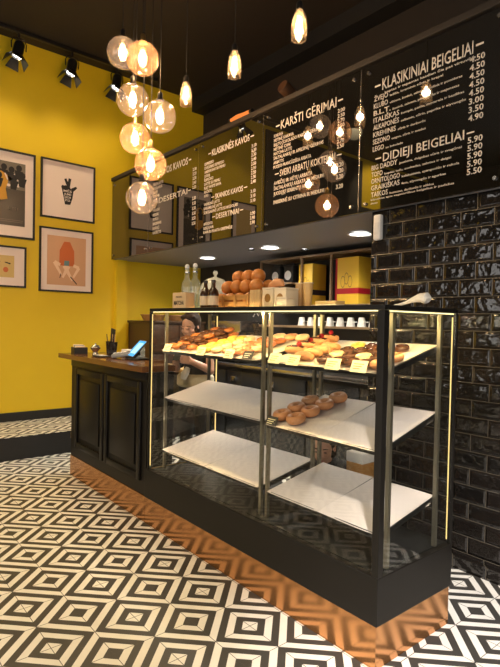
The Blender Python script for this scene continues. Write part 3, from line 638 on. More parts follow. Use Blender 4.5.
# ------------------------------------------------------------------ things on top of the case (z = ZT)
T0 = ZT + .0005
def bottle(name, label, cat, x, y, prof, mat, parts, z=T0, group=None, sc=1):
    b = thing(name, label, cat, (x, y, z), group=group); b.scale = (sc,) * 3
    MB().lathe(prof, n=24).build('bottle_body', mat, b)
    for nm, pr, mt in parts: MB().lathe(pr, n=24).build(nm, mt, b)
    return b
tallp = [(0, 0), (.034, 0), (.038, .008), (.038, .15), (.033, .185), (.016, .215), (.014, .27), (.017, .272), (.017, .285), (.0, .285)]
tparts = [('water', [(0, .006), (.033, .006), (.033, .10), (0, .10)], 'bottle'), ('swing_cap', [(0, .286), (.014, .286), (.016, .30), (.010, .312), (0, .312)], 'white'), ('wire_clip', [(.0175, .25), (.0195, .252), (.0195, .258), (.0175, .26)], 'steel')]
bottle('glass_bottle', 'tall clear swing top bottle on the case, left of its pair', 'bottle', -1.815, .215, tallp, 'bottle', tparts, group='clear bottles on the case')
bottle('glass_bottle', 'tall clear swing top bottle beside the left one, nearer the cloche', 'bottle', -1.722, .22, tallp, 'bottle', tparts, group='clear bottles on the case')
o = thing('tea_box', 'small pinkish brown box lettered MATCHA in front of clear bottles', 'box', (-1.69, .11, T0))
B(-.082, .082, -.035, .035, 0, .105, .003).build('carton', 'kraft', o); m = MB(); text_into(m, 'MATCHA', 0, -.0355, .022, .03, align='CENTER', w=.12, bold=.015); text_into(m, 'ORGANIC', 0, -.0355, .07, .012, align='CENTER', w=.08)
m.build('lettering', 'ink', o, smooth=False)
beerp = [(0, 0), (.036, 0), (.039, .006), (.039, .10), (.032, .125), (.016, .145), (.0135, .175), (.016, .177), (.016, .186), (0, .186)]
bp_ = [('paper_label', [(.0394, .02), (.0398, .02), (.0398, .085), (.0394, .085)], 'label'), ('crown_cap', [(0, .187), (.0165, .187), (.017, .194), (.012, .198), (0, .198)], 'ink')]
bottle('brown_bottle', 'short brown bottle with cream label, left one before the cloche', 'bottle', -1.44, .115, beerp, 'brownglass', bp_, group='short brown bottles', sc=.88)
bottle('brown_bottle', 'short brown bottle with cream label, right one beside the oranges', 'bottle', -1.355, .115, beerp, 'brownglass', bp_, group='short brown bottles', sc=.88)
o = thing('glass_cloche', 'domed clear glass cloche with a round knob on the case', 'cloche', (-1.765, .42, T0)); o.scale = (.97, .97, 1.12)
MB().lathe([(0, 0), (.13, 0), (.135, .008), (.13, .014), (0, .014)], n=32).build('plate', 'white', o)
MB().lathe([(.125, .015), (.127, .09), (.12, .125), (.10, .165), (.065, .195), (.02, .208), (.012, .212)], n=32).build('dome', 'cloche', o)
MB().lathe([(.010, .205), (.010, .222), (.014, .226), (.019, .236), (.014, .248), (0, .252)], n=20).build('knob', 'cloche', o)
# crate with oranges
OX, OY = -1.315, .34
o = thing('fruit_crate', 'low amber wooden crate holding the oranges on the case', 'crate', (OX, OY, T0))
B(-.20, .20, -.13, .13, 0, .008).build('crate_floor', 'crate', o, smooth=False)
for y in (-.13, .13):
    for z in (.012, .052): B(-.20, .20, y - .004, y + .004, z, z + .03, .002).build('side_slat', 'crate', o)
for x in (-.20, .20):
    for z in (.012, .052): B(x - .004, x + .004, -.125, .125, z, z + .03, .002).build('end_slat', 'crate', o)
for x in (-.19, -.065, .065, .19): B(x - .01, x + .01, -.1405, -.1345, .002, .085, .001).build('batten', 'crate', o)
og = None
R_ = .047
ospots = [(-.145 + .096 * i, -.08 + .1 * j, .055) for j in range(2) for i in range(4)] + [(-.145 + .096 * i, -.031 + .1 * j, .141) for j in range(2) for i in range(4)] + [(-.097 + .097 * i, .02, .208) for i in range(3)]
for i, (x, y, z) in enumerate(ospots):
    if og is None:
        og = thing('orange', '', 'orange'); m = MB(); m.sph((0, 0, 0), R_, 24, sc=(1, 1, .95)); m.build('peel', 'orange', og)
        MB().lathe([(0, .0455), (.006, .0455), (.004, .0475), (0, .048)], n=8).build('stem_end', 'dwood', og); d = og
    else: d = copy_tree(og)
    d.location = (OX + x, OY + y, T0 + z); d.rotation_euler = (random.uniform(-.5, .9), random.uniform(-.6, .6), random.uniform(0, 6))
    row = 'bottom' if z < .1 else ('middle' if z < .16 else 'top')
    d['group'] = 'oranges piled in the crate, %s layer' % row; d['label'] = 'round orange in the %s layer of the fruit pile on the case' % row
# rolled thing, boards and boxes right of the oranges
o = thing('bread_roll', 'small curved golden roll lying on the cream boxes beside the oranges', 'bread', (-1.02, .335, T0 + .128))
MB().tube([(-.07, 0, -.006), (-.045, 0, .012), (0, 0, .026), (.04, 0, .024), (.065, 0, .008)], [.006, .02, .028, .024, .008], 12).build('crust', 'dough', o)
o = thing('serving_board', 'upright yellow wooden board with grooves beside the oranges', 'board', (-1.03, .185, T0)); 
for k in range(4): B(-.046 + .023 * k, -.046 + .023 * k + .022, -.01, .01, 0, .105, .003).build('plank', 'lwood', o)
def carton(label, x, y, w, d, h, mat='cream', logo=True, z=T0, group=None, rz=0):
    o = thing('carton_box', label, 'box', (x, y, z), rz, group=group); B(-w / 2, w / 2, -d / 2, d / 2, 0, h - .012, .002).build('box_body', mat, o)
    B(-w / 2 - .001, w / 2 + .001, -d / 2 - .001, d / 2 + .001, h - .0115, h, .001).build('lid', mat, o)
    if logo: MB().cyl((0, -d / 2 - .0005, h * .5), (0, -d / 2 - .0015, h * .5), min(w, h) * .27, n=20).build('round_logo', 'logo', o)
    return o
g = 'cream cartons on the case'
carton('cream carton with a round brown logo, leftmost beside the wooden board', -1.035, .33, .095, .10, .125, group=g)
carton('cream carton with a round brown logo, right one of the pair', -.928, .33, .10, .10, .12, group=g)
carton('plain pale carton standing at the right of the logo cartons', -.80, .21, .075, .07, .06, logo=False, group=g)
for k, (x, w) in enumerate(((-.915, 'left'), (-.852, 'right'))):
    o = thing('paper_cup', 'kraft paper cup on the case behind the cartons, %s one' % w, 'cup', (x, .43, T0), group='kraft cups on the case'); MB().lathe([(0, 0), (.022, 0), (.03, .15), (.032, .152), (.029, .152), (.021, .004), (0, .004)], n=20).build('cup_wall', 'lwood', o); MB().torus(.0305, .0025, (0, 0, .152), 20, 8).build('rim', 'cream', o)
o = thing('card_tray', 'low wooden tray of small cards lying on the case top', 'tray', (-.555, .29, T0))
B(-.085, .085, -.045, .045, 0, .012, .002).build('tray_base', 'lwood', o)
for k in range(3): B(-.07, .07, -.036, .036, .0125 + .008 * k, .0195 + .008 * k, .001, mat=Matrix.Rotation(.03 * (k - 1), 4, 'Z')).build('card_stack', ('cream', 'sand', 'kraft')[k], o)
o = thing('serving_scoop', 'white curved scoop lying on the right end of the case', 'scoop', (-.065, .32, T0))
m = MB(); sp_ = [(-.115, 0, .010), (-.085, 0, .013), (-.05, 0, .022), (-.015, 0, .034), (.02, 0, .042), (.05, 0, .040), (.062, 0, .03)]
m.tube(sp_, [.004, .006, .008, .012, .02, .026, .018], 12); m.build('scoop_bowl', 'foam', o)

# ------------------------------------------------------------------ things on the wooden counter
CT = 1.0995
o = thing('tablet', 'tablet on a stand with glowing blue screen beside the display case', 'tablet', (-2.63, .19, CT), math.radians(-14))
A = Matrix.Translation((0, 0, .02)) @ Matrix.Rotation(math.radians(-42), 4, 'X')
MB().box(-.125, .125, -.004, .006, 0, .185, .004, mat=A).build('tablet_body', 'blackmetal', o)
MB().box(-.112, .112, -.0055, -.0045, .012, .173, mat=A).build('screen', 'screen', o, smooth=False); MB().box(-.06, .095, -.0068, -.0058, .04, .15, mat=A).build('screen_panel', 'screen2', o, smooth=False)
m = MB(); m.box(-.07, .07, -.02, .16, 0, .012, .004); m.tube([(0, .03, .012), (0, .085, .05), (0, .075, .09)], .012, 10); m.build('stand', 'blackmetal', o)
o = thing('card_terminal', 'grey card payment terminal with keys in front of the tablet', 'card terminal', (-2.78, .22, CT), math.radians(-30))
A = Matrix.Rotation(math.radians(8), 4, 'X')
MB().box(-.075, .075, -.10, .10, .0, .035, .012, mat=Matrix.Translation((0, 0, .016)) @ A).build('terminal_body', 'key', o)
MB().box(-.05, .05, .03, .085, .0355, .0385, .001, mat=Matrix.Translation((0, 0, .016)) @ A).build('display', 'dsteel', o)
for k in range(12): MB().box(-.052 + .036 * (k % 3), -.052 + .036 * (k % 3) + .028, -.085 + .027 * (k // 3), -.085 + .027 * (k // 3) + .019, .0355, .041, .002, mat=Matrix.Translation((0, 0, .016)) @ A).build('key', 'white', o)
def black_cup(label, x, y, sticks):
    o = thing('drink_cup', label, 'cup', (x, y, CT), group='black cups on the counter')
    MB().lathe([(0, 0), (.032, 0), (.042, .12), (.044, .122), (.040, .122), (.031, .004), (0, .004)], n=24).build('cup_wall', 'cola', o)
    MB().lathe([(.0325, .025), (.0345, .025), (.0385, .085), (.0370, .085)], n=24).build('sleeve', 'ink', o)
    for k in range(sticks): a = k * 2.1; MB().cyl((.015 * math.cos(a), .015 * math.sin(a), .006), (.033 * math.cos(a), .033 * math.sin(a), .19), .004, n=8).build('stirrer', 'lwood' if k % 2 else 'dwood', o)
black_cup('black cup with stirring sticks on the counter, left of its pair', -3.28, .32, 3); black_cup('black cup with pale straws on the counter, nearer the terminal', -3.12, .27, 2)
o = thing('menu_stand', 'slim upright black card holder behind the left black cup', 'card holder', (-3.36, .37, CT)); B(-.05, .05, -.03, .03, 0, .012, .003).build('foot', 'blackmetal', o); B(-.04, .04, -.006, .006, .0125, .24, .002, mat=Matrix.Rotation(math.radians(8), 4, 'Y')).build('panel', 'matte', o)
o = thing('condiment_caddy', 'low dark caddy of packets at the left end of the counter', 'caddy', (-3.52, .12, CT), -.2)
m = MB(); m.box(-.09, .09, -.06, .06, 0, .008).box(-.09, .09, -.06, -.054, .008, .06).box(-.09, .09, .054, .06, .008, .06).box(-.09, -.084, -.054, .054, .008, .06).box(.084, .09, -.054, .054, .008, .06).box(-.003, .003, -.054, .054, .008, .06); m.build('caddy_tray', 'matte', o, smooth=False)
for k in range(4): B(-.075 + .04 * k, -.05 + .04 * k, -.045, .045, .009, .075, .002, mat=Matrix.Rotation(.1, 4, 'Y')).build('packet', ('cream', 'dwood', 'foam', 'kraft')[k], o)
o = thing('sugar_dish', 'small silver dish behind the black caddy on the counter', 'dish', (-3.36, .21, CT)); MB().lathe([(0, 0), (.03, 0), (.02, .02), (.045, .055), (.047, .06), (.043, .06), (.018, .024), (0, .024)], n=20).build('bowl', 'steel', o); MB().lathe([(0, .062), (.044, .062), (.03, .082), (.008, .088), (.01, .1), (0, .104)], n=20).build('lid', 'steel', o)
o = thing('napkin_holder', 'white stack of napkins in a dark holder behind the card terminal', 'napkin holder', (-2.92, .345, CT)); B(-.085, .085, -.06, .06, 0, .01, .002).build('holder', 'matte', o); B(-.075, .075, -.05, .05, .0105, .065, .004).build('napkin_stack', 'foam', o)
o = thing('tip_jar', 'small glass jar with metal lid standing behind the white napkins', 'jar', (-2.77, .36, CT)); MB().lathe([(0, 0), (.04, 0), (.043, .01), (.043, .08), (.035, .095), (.035, .10)], n=20).build('jar_glass', 'bottle', o); MB().lathe([(0, .1015), (.037, .1015), (.037, .118), (0, .12)], n=20).build('lid', 'steel', o)
o = thing('receipt_tray', 'flat dark receipt tray with a slip of paper before the card terminal', 'tray', (-3.02, .12, CT)); B(-.08, .08, -.05, .05, 0, .012, .004).build('tray_base', 'matte', o); B(-.06, .06, -.03, .035, .0125, .0145).build('receipt', 'foam', o, smooth=False)

# ------------------------------------------------------------------ alcove behind the case
# back shelf unit
SX0, SX1, SY0, SY1 = -3.32, -1.42, 2.16, 2.49
t = thing('shelf_unit', 'dark wall shelf unit with pale wooden edges behind the case', 'shelf', (-2.37, 2.3, 1.38))
def sb(name, mat, x0, x1, y0, y1, z0, z1): return B(x0 + 2.37, x1 + 2.37, y0 - 2.3, y1 - 2.3, z0 - 1.38, z1 - 1.38, .001).build(name, mat, t, smooth=False)
sb('back_panel', 'matte', SX0, SX1, SY1 - .012, SY1, 1.38, 2.14)
sb('top_board', 'edge', SX0, SX1, SY0, SY1 - .0125, 2.118, 2.14); sb('shelf_board', 'edge', SX0, SX1, SY0, SY1 - .0125, 1.60, 1.622); sb('bottom_board', 'edge', SX0, SX1, SY0, SY1 - .0125, 1.38, 1.402)
for x in (SX0, -2.66, -2.245, SX1 - .02): sb('divider', 'edge', x, x + .02, SY0, SY0 + .025, 1.6225, 2.1175)
sb('small_shelf', 'edge', SX0 + .0205, -2.80, SY0, SY1 - .0125, 1.855, 1.872)
def gift(label, x0, x1, z1, vert, hcol, d):
    w = (x1 - x0) / 2; h = z1 - 1.6225; y0 = 2.20
    o = thing('gift_box', label, 'box', ((x0 + x1) / 2, y0 + d, 1.6225), 0, group='tall yellow boxes on the shelf')
    B(-w, w, -d, d, 0, h, .003).build('box_body', 'ybox', o)
    if vert: B(-w - .002, -w + .022, -d - .002, d + .002, .005, h - .004, .001).build('vertical_ribbon', 'red', o, smooth=False)
    zb = h * (.22 if vert else .24)
    B(-w - .003, w + .003, -d - .003, d + .003, zb, zb + .055, .001).build('band', hcol, o, smooth=False)
    m = MB()
    for k in range(3): m.torus(.042, .0035, (0, 0, 0), 20, 6, mat=Matrix.Translation((-.005 + .045 * (k - 1), -d - .001, h * .48 + (.03 if k == 1 else 0))) @ Matrix.Rotation(PI / 2, 4, 'X') @ Matrix.Diagonal((.6, 1.3, .3, 1)))
    m.build('printed_motif', 'logo', o)
gift('tall yellow gift box with a dark band, left one on the shelf', -2.722, -2.52, 2.055, False, 'ink', .105)
gift('tall yellow gift box with red ribbon, next to the black tile wall', -2.20, -1.915, 2.08, True, 'red', .125)
for k, (x, w) in enumerate(((-3.16, 'left'), (-2.95, 'right'))):
    o = thing('coffee_bag', 'black coffee bag with a white round label on the small shelf, %s one' % w, 'bag', (x, 2.30, 1.8725), group='black coffee bags'); B(-.075, .075, -.045, .045, 0, .20, .02).build('bag_body', 'matte', o); MB().cyl((0, -.0455, .085), (0, -.0475, .085), .052, n=24).build('round_label', 'foam', o); B(-.06, .06, -.012, .012, .2005, .222, .004).build('rolled_top', 'matte', o)
    o = thing('storage_jar', 'cream storage jar on the shelf below the coffee bags, %s one' % w, 'jar', (x, 2.30, 1.6225), group='cream jars on the shelf'); MB().lathe([(0, 0), (.06, 0), (.065, .01), (.065, .14), (.055, .155), (0, .155)], n=24).build('jar_body', 'cream', o); MB().lathe([(0, .156), (.058, .156), (.058, .18), (0, .182)], n=24).build('lid', 'dwood', o)
wc = None
for k in range(8):
    if wc is None:
        wc = thing('cup', '', 'cup', group='pale upturned cups on the lower shelf'); MB().lathe([(0, .09), (.028, .09), (.030, .085), (.042, .012), (.044, 0), (.040, 0), (.038, .012), (.026, .082), (0, .084)], n=20).build('cup_bowl', 'foam', wc)
        MB().torus(.02, .0045, (.052, 0, .045), 14, 8, mat=None).build('handle', 'foam', wc); d = wc
    else: d = copy_tree(wc)
    d.location = (-2.72 + .135 * k, 2.26, 1.4035); d['label'] = 'pale upturned cup on the low back shelf, %s from the left' % ordn(k)
# back counter with under-counter fridges
t = thing('back_counter', 'dark fridge counter with pale steel top along the back wall', 'counter', (-2.6, 2.2, 0))
B(-1.75, 1.62, -.26, .28, .90, .94, .004).build('worktop', 'steel', t); B(-1.73, 1.60, -.22, .27, .0, .898).build('carcass', 'matte', t, smooth=False)
for k in range(5):
    x = -1.70 + .66 * k; d = B(x, x + .63, -.246, -.2205, .10, .86, .006).build('fridge_door', 'dsteel', t)
    B(x + .08, x + .18, -.262, -.2465, .74, .80, .004).build('handle', 'steel', d)
o = thing('coffee_machine', 'steel espresso machine on the back counter behind the person', 'coffee machine', (-3.85, 2.22, .9405))
B(-.33, .33, -.20, .22, .03, .12, .01).build('drip_base', 'steel', o); B(-.33, .33, .02, .22, .121, .36, .01).build('rear_body', 'steel', o); B(-.34, .34, -.18, .22, .361, .50, .015).build('boiler_head', 'steel', o)
for x in (-.26, .26): B(x - .03, x + .03, -.15, .2, 0, .0295, .005).build('foot', 'blackmetal', o)
for x in (-.16, .16): MB().cyl((x, -.10, .30), (x, -.10, .36), .04).cyl((x, -.12, .31), (x, -.26, .29), .012).build('group_head', 'blackmetal', o)
o = thing('coffee_grinder', 'black coffee grinder with a small sign on the back counter', 'grinder', (-3.28, 2.15, .9405))
B(-.10, .10, -.12, .14, 0, .30, .015).build('grinder_body', 'matte', o); MB().lathe([(.05, .301), (.10, .44), (.10, .47), (0, .475)], n=20).build('hopper', 'smoke', o); B(-.06, .06, -.128, -.1205, .12, .24, .002).build('sign', 'ink', o); m = MB(); m.torus(.022, .003, (0, -.129, .19), 16, 6, mat=None); m.build('doodle', 'chalk', o)
o = thing('chalk_sign', 'black framed chalk sign on the back wall above the grinder', 'sign', (-3.72, 2.495, 1.40)); B(-.20, .20, -.02, 0, -.16, .32, .003).build('panel', 'matte', o); m = MB(); text_into(m, 'WC', 0, -.0215, .05, .07, align='CENTER', bold=.01); m.b.clear(); m.tube([(-.08, -.021, .1), (-.03, -.021, .16), (.02, -.021, .11), (.06, -.021, .17), (.09, -.021, .12)], .005, 6); m.build('doodle', 'chalk', o)
# wooden cupboard and bread baskets on the left
t = thing('wooden_cupboard', 'dark wooden drawer cupboard against the yellow wall in the alcove', 'cupboard', (-4.68, 1.72, .2327))
B(-.29, .28, -.38, .42, 0, 1.16).build('carcass', 'dwood', t, smooth=False); B(-.30, .30, -.40, .43, 1.161, 1.19, .004).build('cupboard_top', 'dwood', t)
for k in range(3):
    for j in range(2):
        d = B(.2805, .30, -.37 + .40 * j, -.37 + .40 * j + .38, .06 + .37 * k, .06 + .37 * k + .34, .005).build('drawer', 'dwood', t); MB().sph((.312, -.18 + .40 * j, .06 + .37 * k + .26), .014, 10).build('knob', 'steel', d)
for k, (y, w) in enumerate(((1.50, 'nearer'), (1.86, 'farther'))):
    o = thing('bread_basket', 'wicker basket on the wooden cupboard, the %s one' % w, 'basket', (-4.62, y, 1.4235), group='wicker bread baskets'); MB().lathe([(0, 0), (.12, 0), (.155, .07), (.148, .07), (.115, .006), (0, .006)], n=28).build('basket_wall', 'wicker', o); MB().torus(.152, .007, (0, 0, .072), 28, 8).build('rim', 'wicker', o)
    for j in range(4):
        a = j * PI / 2 + .4; d = thing('bread_bun', 'golden bun in the %s wicker basket' % w, 'bread', (-4.62 + .062 * math.cos(a), y + .062 * math.sin(a), 1.4235 + .007), group='golden buns in the %s basket' % w); MB().lathe([(0, 0), (.035, .002), (.045, .02), (.042, .045), (.025, .062), (0, .068)], n=18).build('crust', 'dough', d)
t = thing('work_bench', 'low brown wooden bench behind the left end of the case', 'bench', (-3.75, 1.42, 0))
B(-.62, .25, -.14, .14, .86, .90, .004).build('bench_top', 'lwood', t)
for x in (-.40, .22):
    for y in (-.11, .11): B(x - .025, x + .025, y - .025, y + .025, 0, .859, .003).build('leg', 'dwood', t)
B(-.36, .19, -.115, -.10, .2, .82).build('front_panel', 'matte', t, smooth=False)
o = thing('waste_box', 'brown wooden box with white lining behind the lower right tray', 'box', (-.70, .76, 0))
B(-.06, .06, -.06, .06, 0, .60, .004).build('box_body', 'crate', o); B(-.062, .062, -.062, .062, .6005, .662, .006).build('white_liner', 'foam', o)

# ------------------------------------------------------------------ people
def organic(mb, name, mat, parent, vox=.007, smooth=3):
    me = bpy.data.meshes.new('tmp'); mb.b.to_mesh(me); mb.b.free(); ob = bpy.data.objects.new('tmp', me); COL.objects.link(ob)
    r = ob.modifiers.new('r', 'REMESH'); r.mode = 'VOXEL'; r.voxel_size = vox
    s = ob.modifiers.new('s', 'SMOOTH'); s.iterations = smooth; s.factor = .5
    dg = bpy.context.evaluated_depsgraph_get(); m2 = bpy.data.meshes.new_from_object(ob.evaluated_get(dg)); m2.name = name
    bpy.data.objects.remove(ob); bpy.data.meshes.remove(me)
    for p in m2.polygons: p.use_smooth = True
    m2.materials.clear(); m2.materials.append(MT[mat]); o = bpy.data.objects.new(name, m2); COL.objects.link(o); o.parent = parent; return o
def head_into(mb, Hm):
    """head built at origin facing -y, chin at z=-.115; transformed by Hm"""
    def s(c, r, sc=(1, 1, 1), n=20): mb.sph(c, r, n, mat=Hm, sc=sc)
    s((0, .012, .03), .092, (.80, 1.0, 1.0)); s((0, -.018, -.035), .068, (.86, .95, 1.05)); s((0, -.045, -.085), .032, (1.1, .9, .85)); s((0, -.03, -.05), .06, (.95, .85, .95))
    mb.cyl((0, -.082, .012), (0, -.104, -.024), .009, .014, 10, mat=Hm); s((0, -.100, -.028), .014); s((-.011, -.092, -.030), .009); s((.011, -.092, -.030), .009)
    s((-.033, -.066, .020), .020, (1.4, .6, .5)); s((.033, -.066, .020), .020, (1.4, .6, .5)); s((-.042, -.052, -.028), .024); s((.042, -.052, -.028), .024)
    s((0, -.083, -.060), .014, (1.5, .6, .75))
    for x in (-1, 1): s((x * .076, .012, -.01), .024, (.4, .8, 1.2)); s((x * .031, -.075, .002), .013, (1.2, .6, .8))
def face_parts(body, Hm):
    for x in (-1, 1):
        m = MB(); m.sph((x * .031, -.0835, .002), .0095, 12, mat=Hm, sc=(1.25, .5, .45)); m.build('eye', 'eye', body)
        m = MB(); m.tube([Hm @ Vector((x * .016, -.088, .026)), Hm @ Vector((x * .032, -.088, .031)), Hm @ Vector((x * .05, -.072, .026))], [.0025, .0035, .002], 8); m.build('eyebrow', 'hair', body)
    m = MB(); m.sph((0, -.0925, -.056), .013, 14, mat=Hm, sc=(1.5, .42, .28)); m.sph((0, -.0915, -.063), .012, 14, mat=Hm, sc=(1.25, .45, .38)); m.build('lips', 'lip', body)
def hand_into(mb, wrist, dirv, side, curl):
    """palm plus five curled fingers; dirv = direction of hand, side = thumb-side vector, curl = vector fingers bend toward"""
    w = Vector(wrist); d = Vector(dirv).normalized(); s = Vector(side); s = (s - d * s.dot(d)).normalized(); c = Vector(curl); c = (c - d * c.dot(d) - s * c.dot(s)).normalized()
    for k in range(4): mb.cap(w + d * .01 + s * (.022 - .015 * k) * .8, w + d * .075 + s * (.030 - .020 * k), .015, .0125, 10)
    for k, ln in enumerate((.068, .076, .070, .055)):
        b = w + d * .078 + s * (.030 - .020 * k); p1 = b + (d * .85 + c * .5).normalized() * ln * .45; p2 = p1 + (d * .25 + c * .95).normalized() * ln * .32; p3 = p2 + (-d * .35 + c * .9).normalized() * ln * .25
        mb.cap(b, p1, .0092, .0086, 8); mb.cap(p1, p2, .0086, .0078, 8); mb.cap(p2, p3, .0078, .0068, 8)
    b = w + d * .025 + s * .028; p1 = b + (d * .6 + s * .7 + c * .35).normalized() * .042; p2 = p1 + (d * .8 - s * .05 + c * .6).normalized() * .032
    mb.cap(b, p1, .0125, .0105, 8); mb.cap(p1, p2, .0105, .0085, 8)

# standing person with bowed head, looking at a phone
Pw = thing('person', 'person in a black t-shirt looking down at a phone behind the case', 'person', (-2.90, 1.00, 0), math.radians(24))
sh = Vector((0, .03, 1.19)); Hm = Matrix.Translation((0, -.075, 1.372)) @ Matrix.Rotation(math.radians(15), 4, 'X')
mb = MB(); head_into(mb, Hm)
mb.cap((0, -.045, 1.30), (0, .02, 1.20), .05, .056)                                  # neck
mb.cap((0, .02, 1.16), (0, .03, 1.02), .105, .10).cap((-.10, .025, 1.16), (.10, .025, 1.16), .06, .06).cap((0, .03, 1.02), (0, .03, .85), .10, .12).cap((-.07, .03, .80), (.07, .03, .80), .10, .10)
for x in (-1, 1):
    mb.cap((x * .15, .025, 1.165), (x * .20, -.01, .965), .052, .04)
    mb.cap((x * .20, -.01, .965), (x * .085, -.18, 1.055), .041, .029)
    mb.cap((x * .085, .03, .78), (x * .09, .02, .44), .088, .058); mb.cap((x * .09, .02, .44), (x * .095, .04, .08), .056, .036); mb.cap((x * .095, .05, .045), (x * .105, -.09, .035), .038, .03)
    hand_into(mb, (x * .085, -.18, 1.055), (-x * .75, -.55, .25), (0, -.1, 1), (-x * .3, -.9, .0))
body = organic(mb, 'body', 'skin', Pw, .0065, 2)
face_parts(body, Hm)
mb = MB(); mb.sph((0, .034, .044), .102, 22, mat=Hm, sc=(.86, .98, 1.0)); mb.sph((0, .10, .03), .05, 16, mat=Hm); mb.sph((-.05, .02, -.02), .05, 14, mat=Hm, sc=(.75, .9, 1.4)); mb.sph((.05, .02, -.02), .05, 14, mat=Hm, sc=(.75, .9, 1.4)); 
mb.sph((-.03, -.022, .098), .045, 14, mat=Hm, sc=(1.1, .9, .6)); mb.sph((.03, -.022, .098), .045, 14, mat=Hm, sc=(1.1, .9, .6))
organic(mb, 'hair', 'hair', body, .008, 3)
mb = MB(); mb.cap((0, .02, 1.165), (0, .03, 1.02), .114, .108).cap((-.11, .025, 1.165), (.11, .025, 1.165), .068, .068).cap((0, .03, 1.02), (0, .03, .87), .108, .126)
for x in (-1, 1): mb.cap((x * .15, .025, 1.165), (x * .178, .022, 1.02), .062, .056)
organic(mb, 'black_t_shirt', 'tee', body, .009, 3)
mb = MB(); mb.cap((-.07, .03, .80), (.07, .03, .80), .112, .112)
for x in (-1, 1): mb.cap((x * .085, .03, .78), (x * .09, .02, .44), .098, .072).cap((x * .09, .02, .44), (x * .095, .04, .10), .070, .055)
organic(mb, 'trousers', 'denim', body, .01, 3)
mb = MB(); mb.lathe([(.150, .80), (.168, .82), (.166, .90), (.145, .925), (.128, .92), (.128, .80)], n=28, mat=Matrix.Translation((0, .03, 0)) @ Matrix.Diagonal((1.12, .92, 1, 1))); mb.build('folded_apron', 'pale', body)
for x in (-1, 1): mb = MB(); mb.cap((x * .095, .06, .038), (x * .107, -.10, .032), .046, .036); organic(mb, 'shoe', 'shoe', body, .008, 3)
ph = thing('phone', 'dark phone with white lettered case held by the person behind the case', 'phone', Matrix.Rotation(math.radians(24), 4, 'Z') @ Vector((0, -.285, 1.105)) + Vector((-2.90, 1.00, 0)), rot=(math.radians(-35), 0, math.radians(24)))
B(-.036, .036, -.004, .004, -.045, .095, .0035).build('phone_body', 'matte', ph); MB().cyl((-.018, -.0042, .075), (-.018, -.0062, .075), .009, n=14).build('camera_lens', 'steel', ph)
o = thing('cleaning_cloth', 'white cloth with dark letters hanging in front of the person', 'cloth', Matrix.Rotation(math.radians(24), 4, 'Z') @ Vector((.02, -.16, .955)) + Vector((-2.90, 1.00, 0)), rot=(0, math.radians(25), math.radians(24)))
m = MB(); m.tube([(0, 0, .045), (.004, -.006, .02), (-.002, -.01, -.02), (.004, -.012, -.07)], [.022, .03, .036, .028], 10); m.build('folded_cloth', 'foam', o)

# second person crouching behind the case
Pc = thing('person', 'person in black crouching behind the case, face seen between the trays', 'person', (-1.185, .98, 0), math.radians(30))
Hm = Matrix.Translation((0, -.06, .575)) @ Matrix.Rotation(math.radians(16), 4, 'X')
mb = MB(); head_into(mb, Hm); mb.cap((0, -.03, .51), (0, .04, .42), .05, .06)
mb.cap((0, .04, .40), (0, .10, .22), .10, .115).cap((-.10, .05, .40), (.10, .05, .40), .06, .06).cap((-.08, .11, .17), (.08, .11, .17), .09, .09)
for x in (-1, 1):
    mb.cap((x * .09, .10, .17), (x * .13, -.17, .36), .08, .055); mb.cap((x * .13, -.17, .36), (x * .12, -.02, .08), .052, .036); mb.cap((x * .12, 0, .045), (x * .13, -.15, .034), .038, .03)
    mb.cap((x * .15, .05, .40), (x * .20, -.08, .24), .05, .04); mb.cap((x * .20, -.08, .24), (x * .09, -.22, .36), .04, .028); hand_into(mb, (x * .09, -.22, .36), (-x * .8, -.4, .1), (0, -.2, 1), (-x * .2, -.9, -.2))
body = organic(mb, 'body', 'skin', Pc, .0075, 2); face_parts(body, Hm)
mb = MB(); mb.sph((0, .036, .045), .104, 20, mat=Hm, sc=(.88, .98, 1.0)); mb.sph((-.055, .03, -.03), .045, 12, mat=Hm, sc=(.7, .9, 1.5)); mb.sph((.055, .03, -.03), .045, 12, mat=Hm, sc=(.7, .9, 1.5)); organic(mb, 'hair', 'hair', body, .009, 3)
mb = MB(); mb.cap((0, .04, .40), (0, .10, .22), .112, .126).cap((-.11, .05, .40), (.11, .05, .40), .072, .072)
for x in (-1, 1): mb.cap((x * .15, .05, .40), (x * .20, -.08, .24), .062, .054).cap((x * .20, -.08, .24), (x * .12, -.18, .325), .052, .044)
organic(mb, 'black_jacket', 'tee', body, .01, 3)
mb = MB(); mb.cap((-.08, .11, .17), (.08, .11, .17), .103, .103)
for x in (-1, 1): mb.cap((x * .09, .10, .17), (x * .13, -.17, .36), .092, .068).cap((x * .13, -.17, .36), (x * .12, -.02, .10), .066, .05)
organic(mb, 'trousers', 'denim', body, .01, 3)
for x in (-1, 1): mb = MB(); mb.cap((x * .12, .01, .04), (x * .13, -.16, .036), .046, .038); organic(mb, 'shoe', 'shoe', body, .009, 3)

